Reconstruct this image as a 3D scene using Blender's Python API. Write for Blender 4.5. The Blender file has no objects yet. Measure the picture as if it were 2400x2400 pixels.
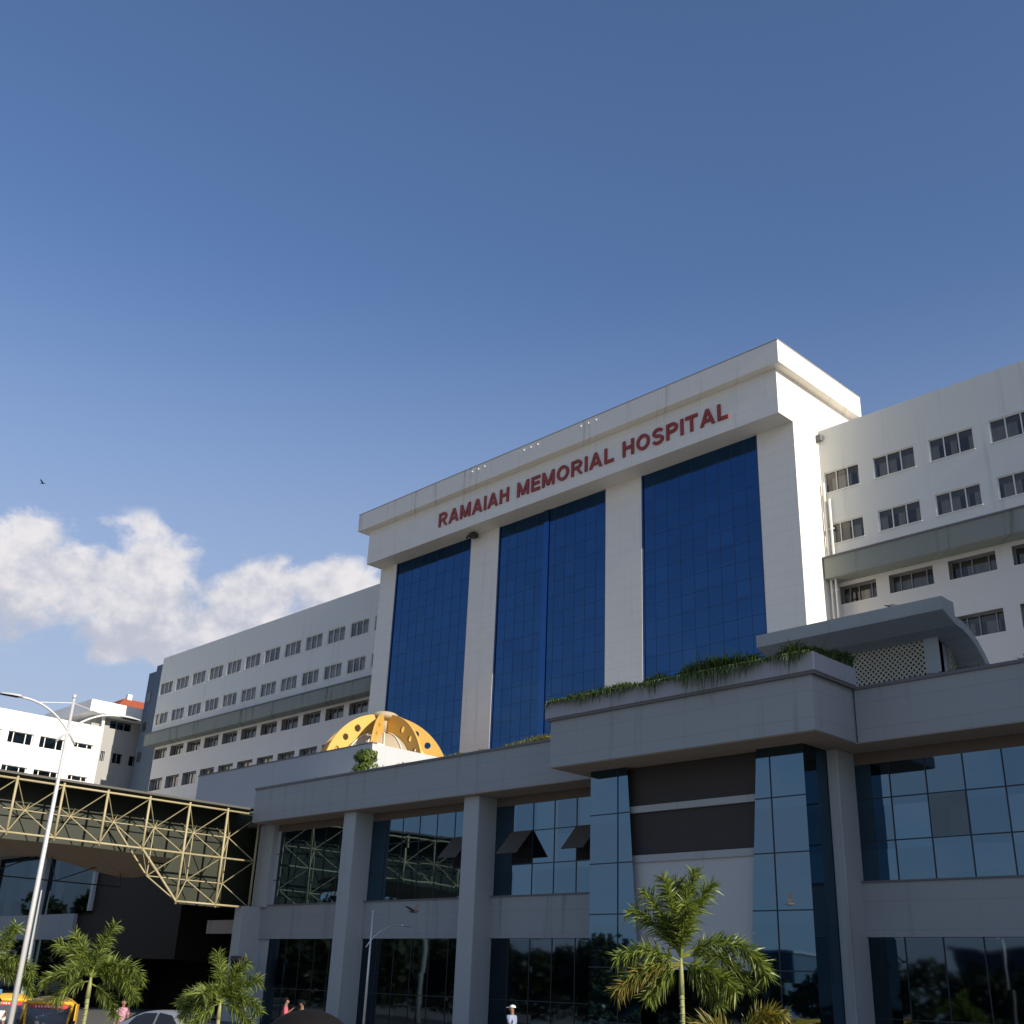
import bpy, math, random
from mathutils import Vector, Matrix
R = math.radians
random.seed(7)
S = bpy.context.scene
COL = S.collection
C = 2.4          # camera height; building heights below are measured from it

# ------------------------------------------------------------ camera
cam_d = bpy.data.cameras.new('camera'); cam = bpy.data.objects.new('camera', cam_d); COL.objects.link(cam)
cr = Vector((0.69862104, 0.71443806, 0.03881876)); cu = Vector((0.25786252, -0.30202008, 0.91776402)); cf = Vector((-0.66740959, 0.63115935, 0.39522438))
cam.matrix_world = Matrix(((cr.x, cu.x, -cf.x, 0), (cr.y, cu.y, -cf.y, 0), (cr.z, cu.z, -cf.z, C), (0, 0, 0, 1)))
cam_d.sensor_width = 36; cam_d.lens = 39.078; cam_d.clip_end = 5000; cam_d.clip_start = 0.05
S.camera = cam
S.render.resolution_x = S.render.resolution_y = 1024
S.view_settings.view_transform = 'Standard'; S.view_settings.look = 'None'
S.view_settings.exposure = 0.35; S.view_settings.gamma = 1

# ------------------------------------------------------------ node helper
class NT:
    def __init__(s, tree): s.t = tree; s.n = tree.nodes; s.l = tree.links; s.n.clear()
    def new(s, typ, **kw):
        n = s.n.new(typ)
        for k, v in kw.items(): setattr(n, k, v)
        return n
    def link(s, a, b): s.l.new(a, b)
    def put(s, sock, v):
        if hasattr(v, 'links') or isinstance(v, bpy.types.NodeSocket): s.link(v, sock)
        else: sock.default_value = v
    def m(s, op, a, b=0.0, c=0.0, clamp=False):
        n = s.new('ShaderNodeMath', operation=op); n.use_clamp = clamp
        for i, v in enumerate((a, b, c)): s.put(n.inputs[i], v)
        return n.outputs[0]
    def vm(s, op, a, b=(0, 0, 0)):
        n = s.new('ShaderNodeVectorMath', operation=op)
        s.put(n.inputs[0], a); s.put(n.inputs[1], b); return n.outputs[0]
    def mix(s, f, a, b, typ='RGBA', blend='MIX'):
        n = s.new('ShaderNodeMix', data_type=typ); n.blend_type = blend
        ia, ib, o = (6, 7, 2) if typ == 'RGBA' else (2, 3, 0)
        s.put(n.inputs[0], f); s.put(n.inputs[ia], a); s.put(n.inputs[ib], b); return n.outputs[o]
    def comb(s, x, y, z):
        n = s.new('ShaderNodeCombineXYZ')
        for i, v in enumerate((x, y, z)): s.put(n.inputs[i], v)
        return n.outputs[0]
    def sep(s, v):
        n = s.new('ShaderNodeSeparateXYZ'); s.link(v, n.inputs[0]); return n.outputs
    def noise(s, vec, scale, detail=3, rough=.55, out=0):
        n = s.new('ShaderNodeTexNoise'); s.link(vec, n.inputs['Vector']); n.inputs['Scale'].default_value = scale
        n.inputs['Detail'].default_value = detail; n.inputs['Roughness'].default_value = rough; return n.outputs[out]
    def ramp(s, f, a, b):
        n = s.new('ShaderNodeMapRange'); n.clamp = True; n.interpolation_type = 'SMOOTHSTEP'
        s.put(n.inputs[0], f); n.inputs[1].default_value = a; n.inputs[2].default_value = b; return n.outputs[0]

# ------------------------------------------------------------ world: sky with clouds, one sun
SUN_EL, SUN_AZ = 24.0, 90.4        # azimuth clockwise from +Y
W_ = bpy.data.worlds.new('World'); S.world = W_; W_.use_nodes = True
nt = NT(W_.node_tree)
sky = nt.new('ShaderNodeTexSky', sky_type='NISHITA'); sky.sun_disc = False
sky.sun_elevation = R(SUN_EL); sky.sun_rotation = R(SUN_AZ)
sky.altitude = 900; sky.air_density = 1.0; sky.dust_density = 1.6; sky.ozone_density = 3.0
tc = nt.new('ShaderNodeTexCoord'); d = nt.vm('NORMALIZE', tc.outputs['Generated'])
x, y, z = nt.sep(d)
az = nt.m('MULTIPLY', nt.m('ARCTAN2', x, y), 57.29578); el = nt.m('MULTIPLY', nt.m('ARCSINE', z), 57.29578)
P2 = nt.comb(nt.m('MULTIPLY', az, .1), nt.m('MULTIPLY', el, .12), 0.3)
warp = nt.noise(P2, 2.0, 4, .5)
fb = nt.noise(nt.vm('ADD', P2, nt.comb(nt.m('MULTIPLY', warp, .35), nt.m('MULTIPLY', warp, .2), 0)), 2.7, 10, .56)
shape = None
for (a0, e0, ra, re) in [(-70.5, 17.6, 4.2, 2.9), (-65.5, 17.9, 3.6, 2.7), (-65, 15.2, 3.6, 1.5), (-60.6, 17.4, 3.6, 2.3), (-55.3, 17.8, 3.2, 3.0), (-58.5, 16.2, 3.2, 2.0), (-75, 17, 3.0, 2.4)]:
    q = nt.m('SQRT', nt.m('ADD', nt.m('POWER', nt.m('ABSOLUTE', nt.m('DIVIDE', nt.m('SUBTRACT', az, a0), ra)), 2), nt.m('POWER', nt.m('ABSOLUTE', nt.m('DIVIDE', nt.m('SUBTRACT', el, e0), re)), 2)))
    v = nt.m('SUBTRACT', 1.0, q)
    shape = v if shape is None else nt.m('SMOOTH_MAX', shape, v, .35)
cl = nt.m('ADD', nt.m('MULTIPLY', shape, .8), nt.m('MULTIPLY', nt.m('SUBTRACT', fb, .5), 2.7))
mask1 = nt.m('MULTIPLY', nt.ramp(cl, -.14, .33), nt.ramp(shape, -.42, -.12))
# thin cloud in the rest of the low sky, behind the viewer
thin = nt.m('MULTIPLY', nt.ramp(fb, .42, .64), nt.ramp(nt.m('MULTIPLY', y, -1.0), .05, .4))
thin = nt.m('MULTIPLY', thin, nt.ramp(nt.m('MULTIPLY', el, -1.0), -19, -8))
mask = nt.m('MAXIMUM', nt.m('MULTIPLY', mask1, .93), nt.m('MULTIPLY', thin, .75))
lit = nt.ramp(nt.m('ADD', nt.m('MULTIPLY', nt.noise(nt.vm('ADD', P2, (.05, .06, 0)), 5.0, 6, .6), 1.0), nt.m('MULTIPLY', nt.m('SUBTRACT', el, 17.0), .045)), .3, .72)
ccol = nt.mix(lit, (3.9, 4.05, 4.75, 1), (6.5, 6.25, 6.3, 1))
tint = nt.mix(1.0, sky.outputs[0], (1.04, 1.09, 1.21, 1), blend='MULTIPLY')
tint = nt.mix(nt.m('MULTIPLY', nt.ramp(nt.m('MULTIPLY', el, -1.0), -36, -6), .8), tint, (3.25, 3.65, 4.35, 1))
sc_ = nt.mix(mask, tint, ccol)
bg = nt.new('ShaderNodeBackground'); nt.link(sc_, bg.inputs[0]); bg.inputs[1].default_value = .104
ow = nt.new('ShaderNodeOutputWorld'); nt.link(bg.outputs[0], ow.inputs[0])

sun_d = bpy.data.lights.new('sun', 'SUN'); sun_d.energy = 5.0; sun_d.angle = R(.53); sun_d.color = (1, .90, .76)
sun = bpy.data.objects.new('sun', sun_d); COL.objects.link(sun)
sd = Vector((math.sin(R(SUN_AZ)) * math.cos(R(SUN_EL)), math.cos(R(SUN_AZ)) * math.cos(R(SUN_EL)), math.sin(R(SUN_EL))))
sun.rotation_euler = sd.to_track_quat('Z', 'Y').to_euler(); sun.location = (20, 0, 60)

# ------------------------------------------------------------ materials
def mat(name):
    m = bpy.data.materials.new(name); m.use_nodes = True; nt = NT(m.node_tree)
    out = nt.new('ShaderNodeOutputMaterial'); return m, nt, out
def prin(nt, out, col, rough=.7, metal=0.0, spec=.5, normal=None):
    p = nt.new('ShaderNodeBsdfPrincipled'); nt.put(p.inputs['Base Color'], col); nt.put(p.inputs['Roughness'], rough)
    p.inputs['Metallic'].default_value = metal; p.inputs['Specular IOR Level'].default_value = spec
    if normal is not None: nt.link(normal, p.inputs['Normal'])
    nt.link(p.outputs[0], out.inputs[0]); return p
def bump(nt, h, strength=.3, dist=.02):
    b = nt.new('ShaderNodeBump'); b.inputs['Strength'].default_value = strength; b.inputs['Distance'].default_value = dist
    nt.link(h, b.inputs['Height']); return b.outputs[0]
def paint(name, col, var=.1, joint=None, streak=.15, rough=.8, off=(0, 0), dirt=(.5, .48, .42)):
    """weathered render or cladding; joint=(width, height) draws thin panel joints"""
    m, nt, out = mat(name)
    g = nt.new('ShaderNodeNewGeometry'); pos = g.outputs['Position']; px, py, pz = nt.sep(pos)
    h = nt.m('ADD', px, py)
    big = nt.noise(pos, .22, 4); fine = nt.noise(pos, 3.0, 5, .6)
    sv = nt.comb(nt.m('MULTIPLY', h, 1.0), 0.0, nt.m('MULTIPLY', pz, .06)); st = nt.noise(sv, 1.4, 5, .65)
    f = nt.m('ADD', nt.m('MULTIPLY', nt.m('SUBTRACT', big, .5), var * 2.2), nt.m('MULTIPLY', nt.m('SUBTRACT', fine, .5), var))
    c = nt.mix(nt.m('ADD', .5, f, clamp=True), tuple(v * (1 - var * 1.6) for v in col) + (1,), tuple(min(.95, v * (1 + var)) for v in col) + (1,))
    c = nt.mix(nt.m('MULTIPLY', nt.ramp(st, .54, .78), streak * 2.2), c, tuple(a * b for a, b in zip(col, dirt)) + (1,))
    if joint:
        jw, jh = joint
        fx = nt.m('ABSOLUTE', nt.m('SUBTRACT', nt.m('FRACT', nt.m('DIVIDE', nt.m('ADD', h, off[0]), jw)), .5))
        fz = nt.m('ABSOLUTE', nt.m('SUBTRACT', nt.m('FRACT', nt.m('DIVIDE', nt.m('ADD', pz, off[1]), jh)), .5))
        jx = nt.m('GREATER_THAN', fx, .5 - .012 / jw); jz = nt.m('GREATER_THAN', fz, .5 - .014 / jh)
        j = nt.m('MAXIMUM', nt.m('MULTIPLY', jx, .5), jz)
        cell = nt.new('ShaderNodeTexWhiteNoise'); cell.noise_dimensions = '2D'
        nt.link(nt.comb(nt.m('ROUND', nt.m('DIVIDE', nt.m('ADD', h, off[0]), jw)), nt.m('ROUND', nt.m('DIVIDE', nt.m('ADD', pz, off[1]), jh)), 0), cell.inputs[0])
        c = nt.mix(nt.m('MULTIPLY', cell.outputs[0], .07), c, tuple(v * .6 for v in col) + (1,))
        c = nt.mix(nt.m('MULTIPLY', j, .24), c, tuple(v * .4 for v in col) + (1,))
    prin(nt, out, c, rough, 0, .15, bump(nt, fine, .15, .02)); return m
def glass(name, tint, base, pitch=None, off=(0, 0), mirror=.75, var=.15, wob=.006, rough=.02):
    """reflective coated glass; each pane a slightly different tone and tilt"""
    m, nt, out = mat(name)
    g = nt.new('ShaderNodeNewGeometry'); pos = g.outputs['Position']; px, py, pz = nt.sep(pos)
    h = nt.m('ADD', px, py)
    wn = nt.new('ShaderNodeTexWhiteNoise'); wn.noise_dimensions = '2D'
    pw, ph = pitch or (1.5, 1.5)
    nt.link(nt.comb(nt.m('FLOOR', nt.m('DIVIDE', nt.m('SUBTRACT', h, off[0]), pw)), nt.m('FLOOR', nt.m('DIVIDE', nt.m('SUBTRACT', pz, off[1]), ph)), 0), wn.inputs[0])
    nz = nt.new('ShaderNodeTexNoise'); nt.link(pos, nz.inputs['Vector']); nz.inputs['Scale'].default_value = .7; nz.inputs['Detail'].default_value = 1
    tilt = nt.vm('MULTIPLY', nt.vm('SUBTRACT', wn.outputs[1], (.5, .5, .5)), (wob, wob, wob))
    wave = nt.vm('MULTIPLY', nt.vm('SUBTRACT', nz.outputs[1], (.5, .5, .5)), (wob * .9,) * 3)
    nrm = nt.vm('NORMALIZE', nt.vm('ADD', nt.vm('ADD', g.outputs['Normal'], tilt), wave))
    t = nt.mix(nt.m('MULTIPLY', wn.outputs[0], 1.0), tuple(v * (1 - var) for v in tint) + (1,), tuple(v * (1 + var * .6) for v in tint) + (1,))
    gl = nt.new('ShaderNodeBsdfGlossy'); nt.link(t, gl.inputs[0]); gl.inputs['Roughness'].default_value = rough; nt.link(nrm, gl.inputs['Normal'])
    df = nt.new('ShaderNodeBsdfDiffuse'); df.inputs[0].default_value = (*base, 1)
    mx = nt.new('ShaderNodeMixShader'); mx.inputs[0].default_value = mirror
    nt.link(df.outputs[0], mx.inputs[1]); nt.link(gl.outputs[0], mx.inputs[2]); nt.link(mx.outputs[0], out.inputs[0]); return m
def plain(name, col, rough=.6, metal=0.0, var=.08, scale=4, spec=.5):
    m, nt, out = mat(name); tc = nt.new('ShaderNodeTexCoord')
    n = nt.noise(tc.outputs['Object'], scale, 5, .6)
    c = nt.mix(n, tuple(v * (1 - var) for v in col) + (1,), tuple(min(1, v * (1 + var)) for v in col) + (1,))
    prin(nt, out, c, nt.m('ADD', rough - .06, nt.m('MULTIPLY', n, .12)), metal, spec); return m
def leafmat(name, cols, trans=.35):
    m, nt, out = mat(name); g = nt.new('ShaderNodeNewGeometry')
    r = g.outputs['Random Per Island']
    cr_ = nt.new('ShaderNodeValToRGB'); nt.link(r, cr_.inputs[0]); e = cr_.color_ramp.elements
    e[0].color = (*cols[0], 1); e[1].color = (*cols[-1], 1)
    for i, c in enumerate(cols[1:-1]): k = e.new((i + 1) / (len(cols) - 1)); k.color = (*c, 1)
    p = nt.new('ShaderNodeBsdfPrincipled'); nt.link(cr_.outputs[0], p.inputs['Base Color']); p.inputs['Roughness'].default_value = .45
    t = nt.new('ShaderNodeBsdfTranslucent'); nt.link(nt.mix(1.0, cr_.outputs[0], (1.3, 1.35, .5, 1), blend='MULTIPLY'), t.inputs[0])
    mx = nt.new('ShaderNodeMixShader'); mx.inputs[0].default_value = trans
    nt.link(p.outputs[0], mx.inputs[1]); nt.link(t.outputs[0], mx.inputs[2]); nt.link(mx.outputs[0], out.inputs[0]); return m

M = dict(
    tower=paint('pale stone cladding', (.83, .79, .71), .06, (1.2, .9), .26, .6, dirt=(.6, .55, .48)),
    cornice=paint('cornice render', (.83, .785, .70), .07, None, .42, .7),
    wing=paint('white weathered render', (.67, .68, .64), .06, None, .26, .85, dirt=(.62, .64, .6)),
    winglow=paint('cream render', (.70, .67, .62), .05, None, .08, .85),
    band=paint('stained concrete ledge', (.27, .29, .26), .16, (2.1, 40), .9, .9, off=(.3, 5), dirt=(.45, .48, .4)),
    podium=paint('grey podium cladding', (.335, .355, .362), .06, (3.6, .98), .42, .7, dirt=(.6, .6, .6)),
    column=paint('light grey column render', (.40, .43, .435), .05, None, .22, .7),
    cap=paint('planter cap concrete', (.36, .37, .40), .12, None, .5, .8, dirt=(.4, .42, .36)),
    coping=plain('dark coping', (.14, .14, .15), .7),
    reveal=paint('grey brown reveal', (.27, .25, .23), .08, None, .1, .9),
    soffit=paint('soffit plaster', (.42, .36, .31), .1, None, .1, .9),
    lintel=paint('brown lintel', (.16, .135, .115), .1, None, .1, .9),
    panel=paint('charcoal brown panel', (.060, .054, .052), .12, (3.4, .42), .1, .6),
    dimglass=glass('dimmed reflective glass', (.075, .105, .135), (.005, .007, .009), (1.42, 1.55), (-20.4 + 39.25, 1.5), .85, .14, .010, .03),  # podium glass again, with darker reflections put into its tint
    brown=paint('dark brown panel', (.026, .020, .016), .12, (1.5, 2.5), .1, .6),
    whitepanel=paint('white panel', (.50, .52, .52), .04, None, .08, .6),
    greyframe=plain('grey aluminium', (.30, .31, .33), .45, .2),
    white=plain('white painted aluminium', (.72, .71, .66), .45),
    tglass=glass('cobalt mirror glass', (.038, .100, .215), (.003, .010, .03), (1.05, 1.22), (-45.2 + 55.2, 1.0), .92, .07, .004),
    tmull=plain('cobalt mullion', (.012, .045, .13), .5, 0, .1),
    tstrip2=glass('brighter cobalt strip', (.040, .11, .26), (.003, .012, .05), (30, 60), (0, 0), .92, .02, .002),
    tstrip=plain('cobalt fin', (.008, .035, .14), .35, 0, .15),
    pglass=glass('blue reflective podium glass', (.118, .20, .275), (.008, .014, .018), (1.42, 1.55), (-20.4 + 39.25, 1.5), .80, .14, .007),
    pdim=glass('greyed pane', (.10, .13, .15), (.05, .07, .08), None, (0, 0), .6, .1, .01, .15),
    mull=plain('dark mullion', (.012, .018, .028), .5),
    black=plain('black interior', (.006, .006, .007), .9),
    red=plain('red letter', (.30, .035, .022), .45, 0, .12),
    metal=plain('galvanised steel', (.66, .66, .64), .35, .35),
    dark=plain('dark plastic', (.03, .03, .033), .5),
    truss=plain('cream painted steel tube', (.37, .32, .185), .5, 0, .25),
    asphalt=plain('asphalt', (.05, .05, .052), .9, 0, .25, 2.0),
    pave=paint('paving', (.30, .295, .26), .12, (.6, .6), .1, .9),
    pave2=paint('grey block paving', (.13, .125, .115), .12, (.4, .4), .1, .9),
    redroof=paint('clay tile roof', (.36, .09, .045), .2, (.5, .35), .2, .8),
    bluegrey=paint('blue grey render', (.10, .14, .19), .1, None, .2, .8),
    greywall=paint('grey render', (.34, .34, .33), .05, None, .08, .85),
    whitewall=paint('bright white render', (.78, .77, .74), .03, None, .05, .85),
)
def panemat():
    m, nt, out = mat('ward window pane'); oi = nt.new('ShaderNodeObjectInfo'); r = oi.outputs['Random']
    g = nt.new('ShaderNodeNewGeometry'); tc = nt.new('ShaderNodeTexCoord'); x, y, z = nt.sep(tc.outputs['Object'])
    # a curtain or blind hangs behind part of each opening, a little different in each
    c1 = nt.mix(nt.noise(nt.comb(nt.m('MULTIPLY', x, 5.0), nt.m('MULTIPLY', r, 9.0), nt.m('MULTIPLY', z, .3)), 1.0, 3), (.07, .07, .06, 1), (.17, .165, .145, 1))
    ph = nt.m('ADD', nt.m('MULTIPLY', r, 7.0), nt.m('MULTIPLY', x, 1.1))
    sel = nt.m('GREATER_THAN', nt.noise(nt.comb(ph, nt.m('MULTIPLY', r, 31.0), 0), 1.0, 1), .47)
    c = nt.mix(sel, (.018, .020, .022, 1), c1); c = nt.mix(nt.ramp(z, .85, 1.0), c, (.05, .045, .035, 1))
    p = prin(nt, out, c, .06, 0, .7); return m
M['pane'] = panemat()

# ------------------------------------------------------------ mesh helper
class MB:
    def __init__(s, dz=0.0): s.v = []; s.f = []; s.dz = dz; s.sm = False
    def add(s, vs, fs):
        n = len(s.v); s.v += [tuple(p) for p in vs]; s.f += [tuple(i + n for i in f) for f in fs]; return s
    def box(s, x0, x1, y0, y1, z0, z1):
        return s.add([(x0, y0, z0), (x1, y0, z0), (x1, y1, z0), (x0, y1, z0), (x0, y0, z1), (x1, y0, z1), (x1, y1, z1), (x0, y1, z1)],
                     [(0, 3, 2, 1), (4, 5, 6, 7), (0, 1, 5, 4), (1, 2, 6, 5), (2, 3, 7, 6), (3, 0, 4, 7)])
    def quad(s, a, b, c, d): return s.add([a, b, c, d], [(0, 1, 2, 3)])
    def prism(s, prof, a0, a1, ax='x'):
        n = len(prof); f = (lambda p, q, a: (a, p, q)) if ax == 'x' else ((lambda p, q, a: (p, a, q)) if ax == 'y' else (lambda p, q, a: (p, q, a)))
        vs = [f(p, q, a0) for p, q in prof] + [f(p, q, a1) for p, q in prof]
        fs = [tuple(range(n))[::-1], tuple(range(n, 2 * n))] + [(i, (i + 1) % n, n + (i + 1) % n, n + i) for i in range(n)]
        return s.add(vs, fs)
    def tube(s, pts, rad, n=8, cap=True):
        pts = [Vector(p) for p in pts]; k = len(pts); rad = rad if isinstance(rad, (list, tuple)) else [rad] * k
        base = len(s.v); up = Vector((0, 0, 1))
        for i, p in enumerate(pts):
            t = (pts[min(i + 1, k - 1)] - pts[max(i - 1, 0)]).normalized()
            a = t.cross(up)
            if a.length < .05: a = t.cross(Vector((0, 1, 0)))
            a.normalize(); b = t.cross(a)
            for j in range(n):
                w = 2 * math.pi * j / n; s.v.append(tuple(p + (a * math.cos(w) + b * math.sin(w)) * rad[i]))
        for i in range(k - 1):
            for j in range(n):
                q = base + i * n; s.f.append((q + j, q + (j + 1) % n, q + n + (j + 1) % n, q + n + j))
        if cap: s.f.append(tuple(base + j for j in range(n))[::-1]); s.f.append(tuple(base + (k - 1) * n + j for j in range(n)))
        return s
    def ball(s, c, r, n=12, m=8, sz=1.0, sx=1.0, sy=1.0):
        b = len(s.v)
        for i in range(m + 1):
            t = math.pi * i / m
            for j in range(n):
                w = 2 * math.pi * j / n
                s.v.append((c[0] + r * sx * math.sin(t) * math.cos(w), c[1] + r * sy * math.sin(t) * math.sin(w), c[2] + r * sz * math.cos(t)))
        for i in range(m):
            for j in range(n): s.f.append((b + i * n + j, b + (i + 1) * n + j, b + (i + 1) * n + (j + 1) % n, b + i * n + (j + 1) % n))
        return s
    def build(s, name, m, parent=None, world=False, smooth=False, bevel=0):
        me = bpy.data.meshes.new(name); me.from_pydata([(a, b, c + s.dz) for a, b, c in s.v], [], s.f); me.validate(); me.update()
        if m: me.materials.append(m)
        if smooth: me.polygons.foreach_set('use_smooth', [True] * len(me.polygons))
        o = bpy.data.objects.new(name, me); COL.objects.link(o)
        attach(o, parent, world)
        if bevel:
            bv = o.modifiers.new('bevel', 'BEVEL'); bv.width = bevel; bv.segments = 2; bv.limit_method = 'ANGLE'
        return o
WL = {}
def attach(o, parent, world=False):
    if parent is not None:
        o.parent = parent
        if world: o.matrix_parent_inverse = Matrix.Translation(-WL.get(parent.name, Vector((0, 0, 0))))
def thing(name, loc, label, cat, group=None, rz=0):
    o = bpy.data.objects.new(name, None); COL.objects.link(o); o.location = loc; o.rotation_euler[2] = rz; o.empty_display_size = .5
    WL[o.name] = Vector(loc); tag(o, label, cat, group); return o
def tag(o, label=None, cat=None, group=None, kind=None):
    if label: o['label'] = label
    if cat: o['category'] = cat
    if group: o['group'] = group
    if kind: o['kind'] = kind
    return o
def copytree(o, parent=None):
    c = o.copy(); COL.objects.link(c)
    if parent is not None: c.parent = parent
    for ch in list(o.children): copytree(ch, c)
    return c
def wall(mb, Y, x0, x1, z0, z1, holes, dep, rv=None):
    """front wall face at Y (towards -Y) with real openings (x0,x1,z0,z1) and reveals dep deep"""
    xs = sorted({x0, x1} | {h[0] for h in holes} | {h[1] for h in holes}); zs = sorted({z0, z1} | {h[2] for h in holes} | {h[3] for h in holes})
    xs = [v for v in xs if x0 <= v <= x1]; zs = [v for v in zs if z0 <= v <= z1]
    for i in range(len(zs) - 1):
        run = None
        for j in range(len(xs) - 1):
            cx, cz = (xs[j] + xs[j + 1]) / 2, (zs[i] + zs[i + 1]) / 2
            inh = any(h[0] < cx < h[1] and h[2] < cz < h[3] for h in holes)
            if not inh: run = xs[j] if run is None else run
            if run is not None and (inh or j == len(xs) - 2):
                e = xs[j] if inh else xs[j + 1]
                mb.quad((run, Y, zs[i]), (e, Y, zs[i]), (e, Y, zs[i + 1]), (run, Y, zs[i + 1])); run = None
    mb = rv or mb
    for a, b, c, d_ in holes:
        D = Y + dep
        mb.quad((a, Y, c), (a, Y, d_), (a, D, d_), (a, D, c)); mb.quad((b, Y, c), (b, D, c), (b, D, d_), (b, Y, d_))
        mb.quad((a, Y, c), (a, D, c), (b, D, c), (b, Y, c)); mb.quad((a, Y, d_), (b, Y, d_), (b, D, d_), (a, D, d_))
def flat(name, outer, holes, thick, m, parent=None):
    """flat plate with real holes, from filled 2-D curves; local plane XY"""
    cu_ = bpy.data.curves.new(name, 'CURVE'); cu_.dimensions = '2D'; cu_.fill_mode = 'BOTH'; cu_.extrude = thick / 2
    for lp in [outer] + holes:
        sp = cu_.splines.new('POLY'); sp.points.add(len(lp) - 1)
        for i, (a, b) in enumerate(lp): sp.points[i].co = (a, b, 0, 1)
        sp.use_cyclic_u = True
    t = bpy.data.objects.new(name, cu_); COL.objects.link(t); bpy.context.view_layer.update()
    me = bpy.data.meshes.new_from_object(t.evaluated_get(bpy.context.evaluated_depsgraph_get()))
    bpy.data.objects.remove(t); me.name = name; me.materials.clear(); me.materials.append(m)
    o = bpy.data.objects.new(name, me); COL.objects.link(o)
    if parent: o.parent = parent
    return o

# ------------------------------------------------------------ ground
def gz(x, y):        # the forecourt rises a little under the photographer
    r = math.hypot(x, y); return .66 * max(0, 1 - max(0, r - 4) / 9) ** 2 * (3 - 2 * max(0, 1 - max(0, r - 4) / 9)) if r < 13 else 0
g = MB(); NX = 60
def gl(i):   # denser near the middle
    t = (i / NX) * 2 - 1; return math.copysign(abs(t) ** 2.6, t) * 2600 + t * 30
pts = [[(gl(i), gl(j), gz(gl(i), gl(j))) for i in range(NX + 1)] for j in range(NX + 1)]
g.v = [p for r_ in pts for p in r_]; g.f = [(j * (NX + 1) + i, j * (NX + 1) + i + 1, (j + 1) * (NX + 1) + i + 1, (j + 1) * (NX + 1) + i) for j in range(NX) for i in range(NX)]
go = g.build('ground', M['pave'], smooth=True); tag(go, 'pale paved forecourt in front of the hospital', None, kind='structure')
rd = MB(); rd.box(-200, 60, 13.2, 24.5, .0, .012); ro = rd.build('road', M['asphalt']); tag(ro, 'asphalt drive in front of the hospital', kind='structure')
kb = MB(); kb.box(-200, 60, 24.5, 24.7, 0, .15); ko = kb.build('kerb', M['cap']); tag(ko, 'concrete kerb along the drive', kind='structure')
pv = MB(); pv.box(-200, 60, 24.7, 37.7, 0, .13); po = pv.build('pavement', M['pave2']); tag(po, 'raised pavement along the hospital front', kind='structure')

# ------------------------------------------------------------ hospital
H = thing('hospital_building', (-48, 39, 0), 'long white and grey hospital with cobalt glass centre block and red name sign', 'building')
def hb(mb, name, m, **k): return mb.build(name, M[m], H, world=True, **k)
B = lambda: MB(C)
ZB = -C       # ground level relative to the camera
YW, YL = 58.0, 58.6
row1 = (29.52, 30.94); row2 = (26.04, 27.38); row3 = (22.3, 23.42); row4 = (18.78, 20.09)
UL = [(-118.93 + 3.637 * k, -118.93 + 3.637 * k + 2.78) for k in range(13)]
UR = [(-32.64, -30.28)] + [(a, a + 2.68) for a in (-29.3, -25.7, -22.07, -18.45, -14.83, -11.2)]
LL = [(-119.0 + 3.66 * k, -119.0 + 3.66 * k + 2.85) for k in range(12)]
LR = [(-32.55, -30.15)] + [(a, a + 2.72) for a in (-29.32, -25.68, -22.04, -18.4, -14.8, -11.2)]
def holes(cols, rows): return [(a, b, r[0], r[1]) for a, b in cols for r in rows]
b = B(); wall(b, YW, -119.3, -74.5, 24.9, 34.0, holes(UL, (row1, row2)), .14); hb(b, 'upper_wall', 'wing')
b = B(); wall(b, YW, -33.0, -7.0, 24.9, 34.0, holes(UR, (row1, row2)), .14); hb(b, 'upper_wall', 'wing')
b = B(); rv = B(); wall(b, YL, -119.1, -74.5, 6.0, 24.0, holes(LL, (row3, row4)), .6, rv); hb(b, 'lower_wall', 'winglow')
b = B(); rv = B(); wall(b, YL, -33.0, -7.0, 6.0, 24.0, holes(LR, (row3, row4)), .6, rv); hb(b, 'lower_wall', 'winglow')
b = B(); b.box(-119.298, -74.5, 59.3, 74, ZB, 33.9); b.box(-119.3, -119.05, 58.14, 59.3, 24.9, 34.0); b.box(-119.1, -119.02, 58.602, 59.3, ZB, 24.9); b.box(-119.3, -74.5, 58.003, 58.25, 33.7, 34.0); b.box(-119.1, -74.5, 58.603, 59.3, ZB, 6)
hb(b, 'wing_body', 'wing')
b = B(); b.box(-32.95, -7.0, 59.3, 74, ZB, 33.9); b.box(-32.95, -7, 58.003, 58.25, 33.7, 34.0); b.box(-32.95, -7.0, 58.603, 59.3, ZB, 6)
hb(b, 'wing_body', 'wing')
for x0, x1 in ((-119.55, -74.6), (-32.8, -7)):
    b = B(); b.box(x0, x1, 57.4, 58.59, 23.68, 24.98); hb(b, 'ledge', 'band')
    b = B(); b.box(x0 - .06, x1, 57.32, 57.99, 24.98, 25.08); hb(b, 'ledge_coping', 'coping')
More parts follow.
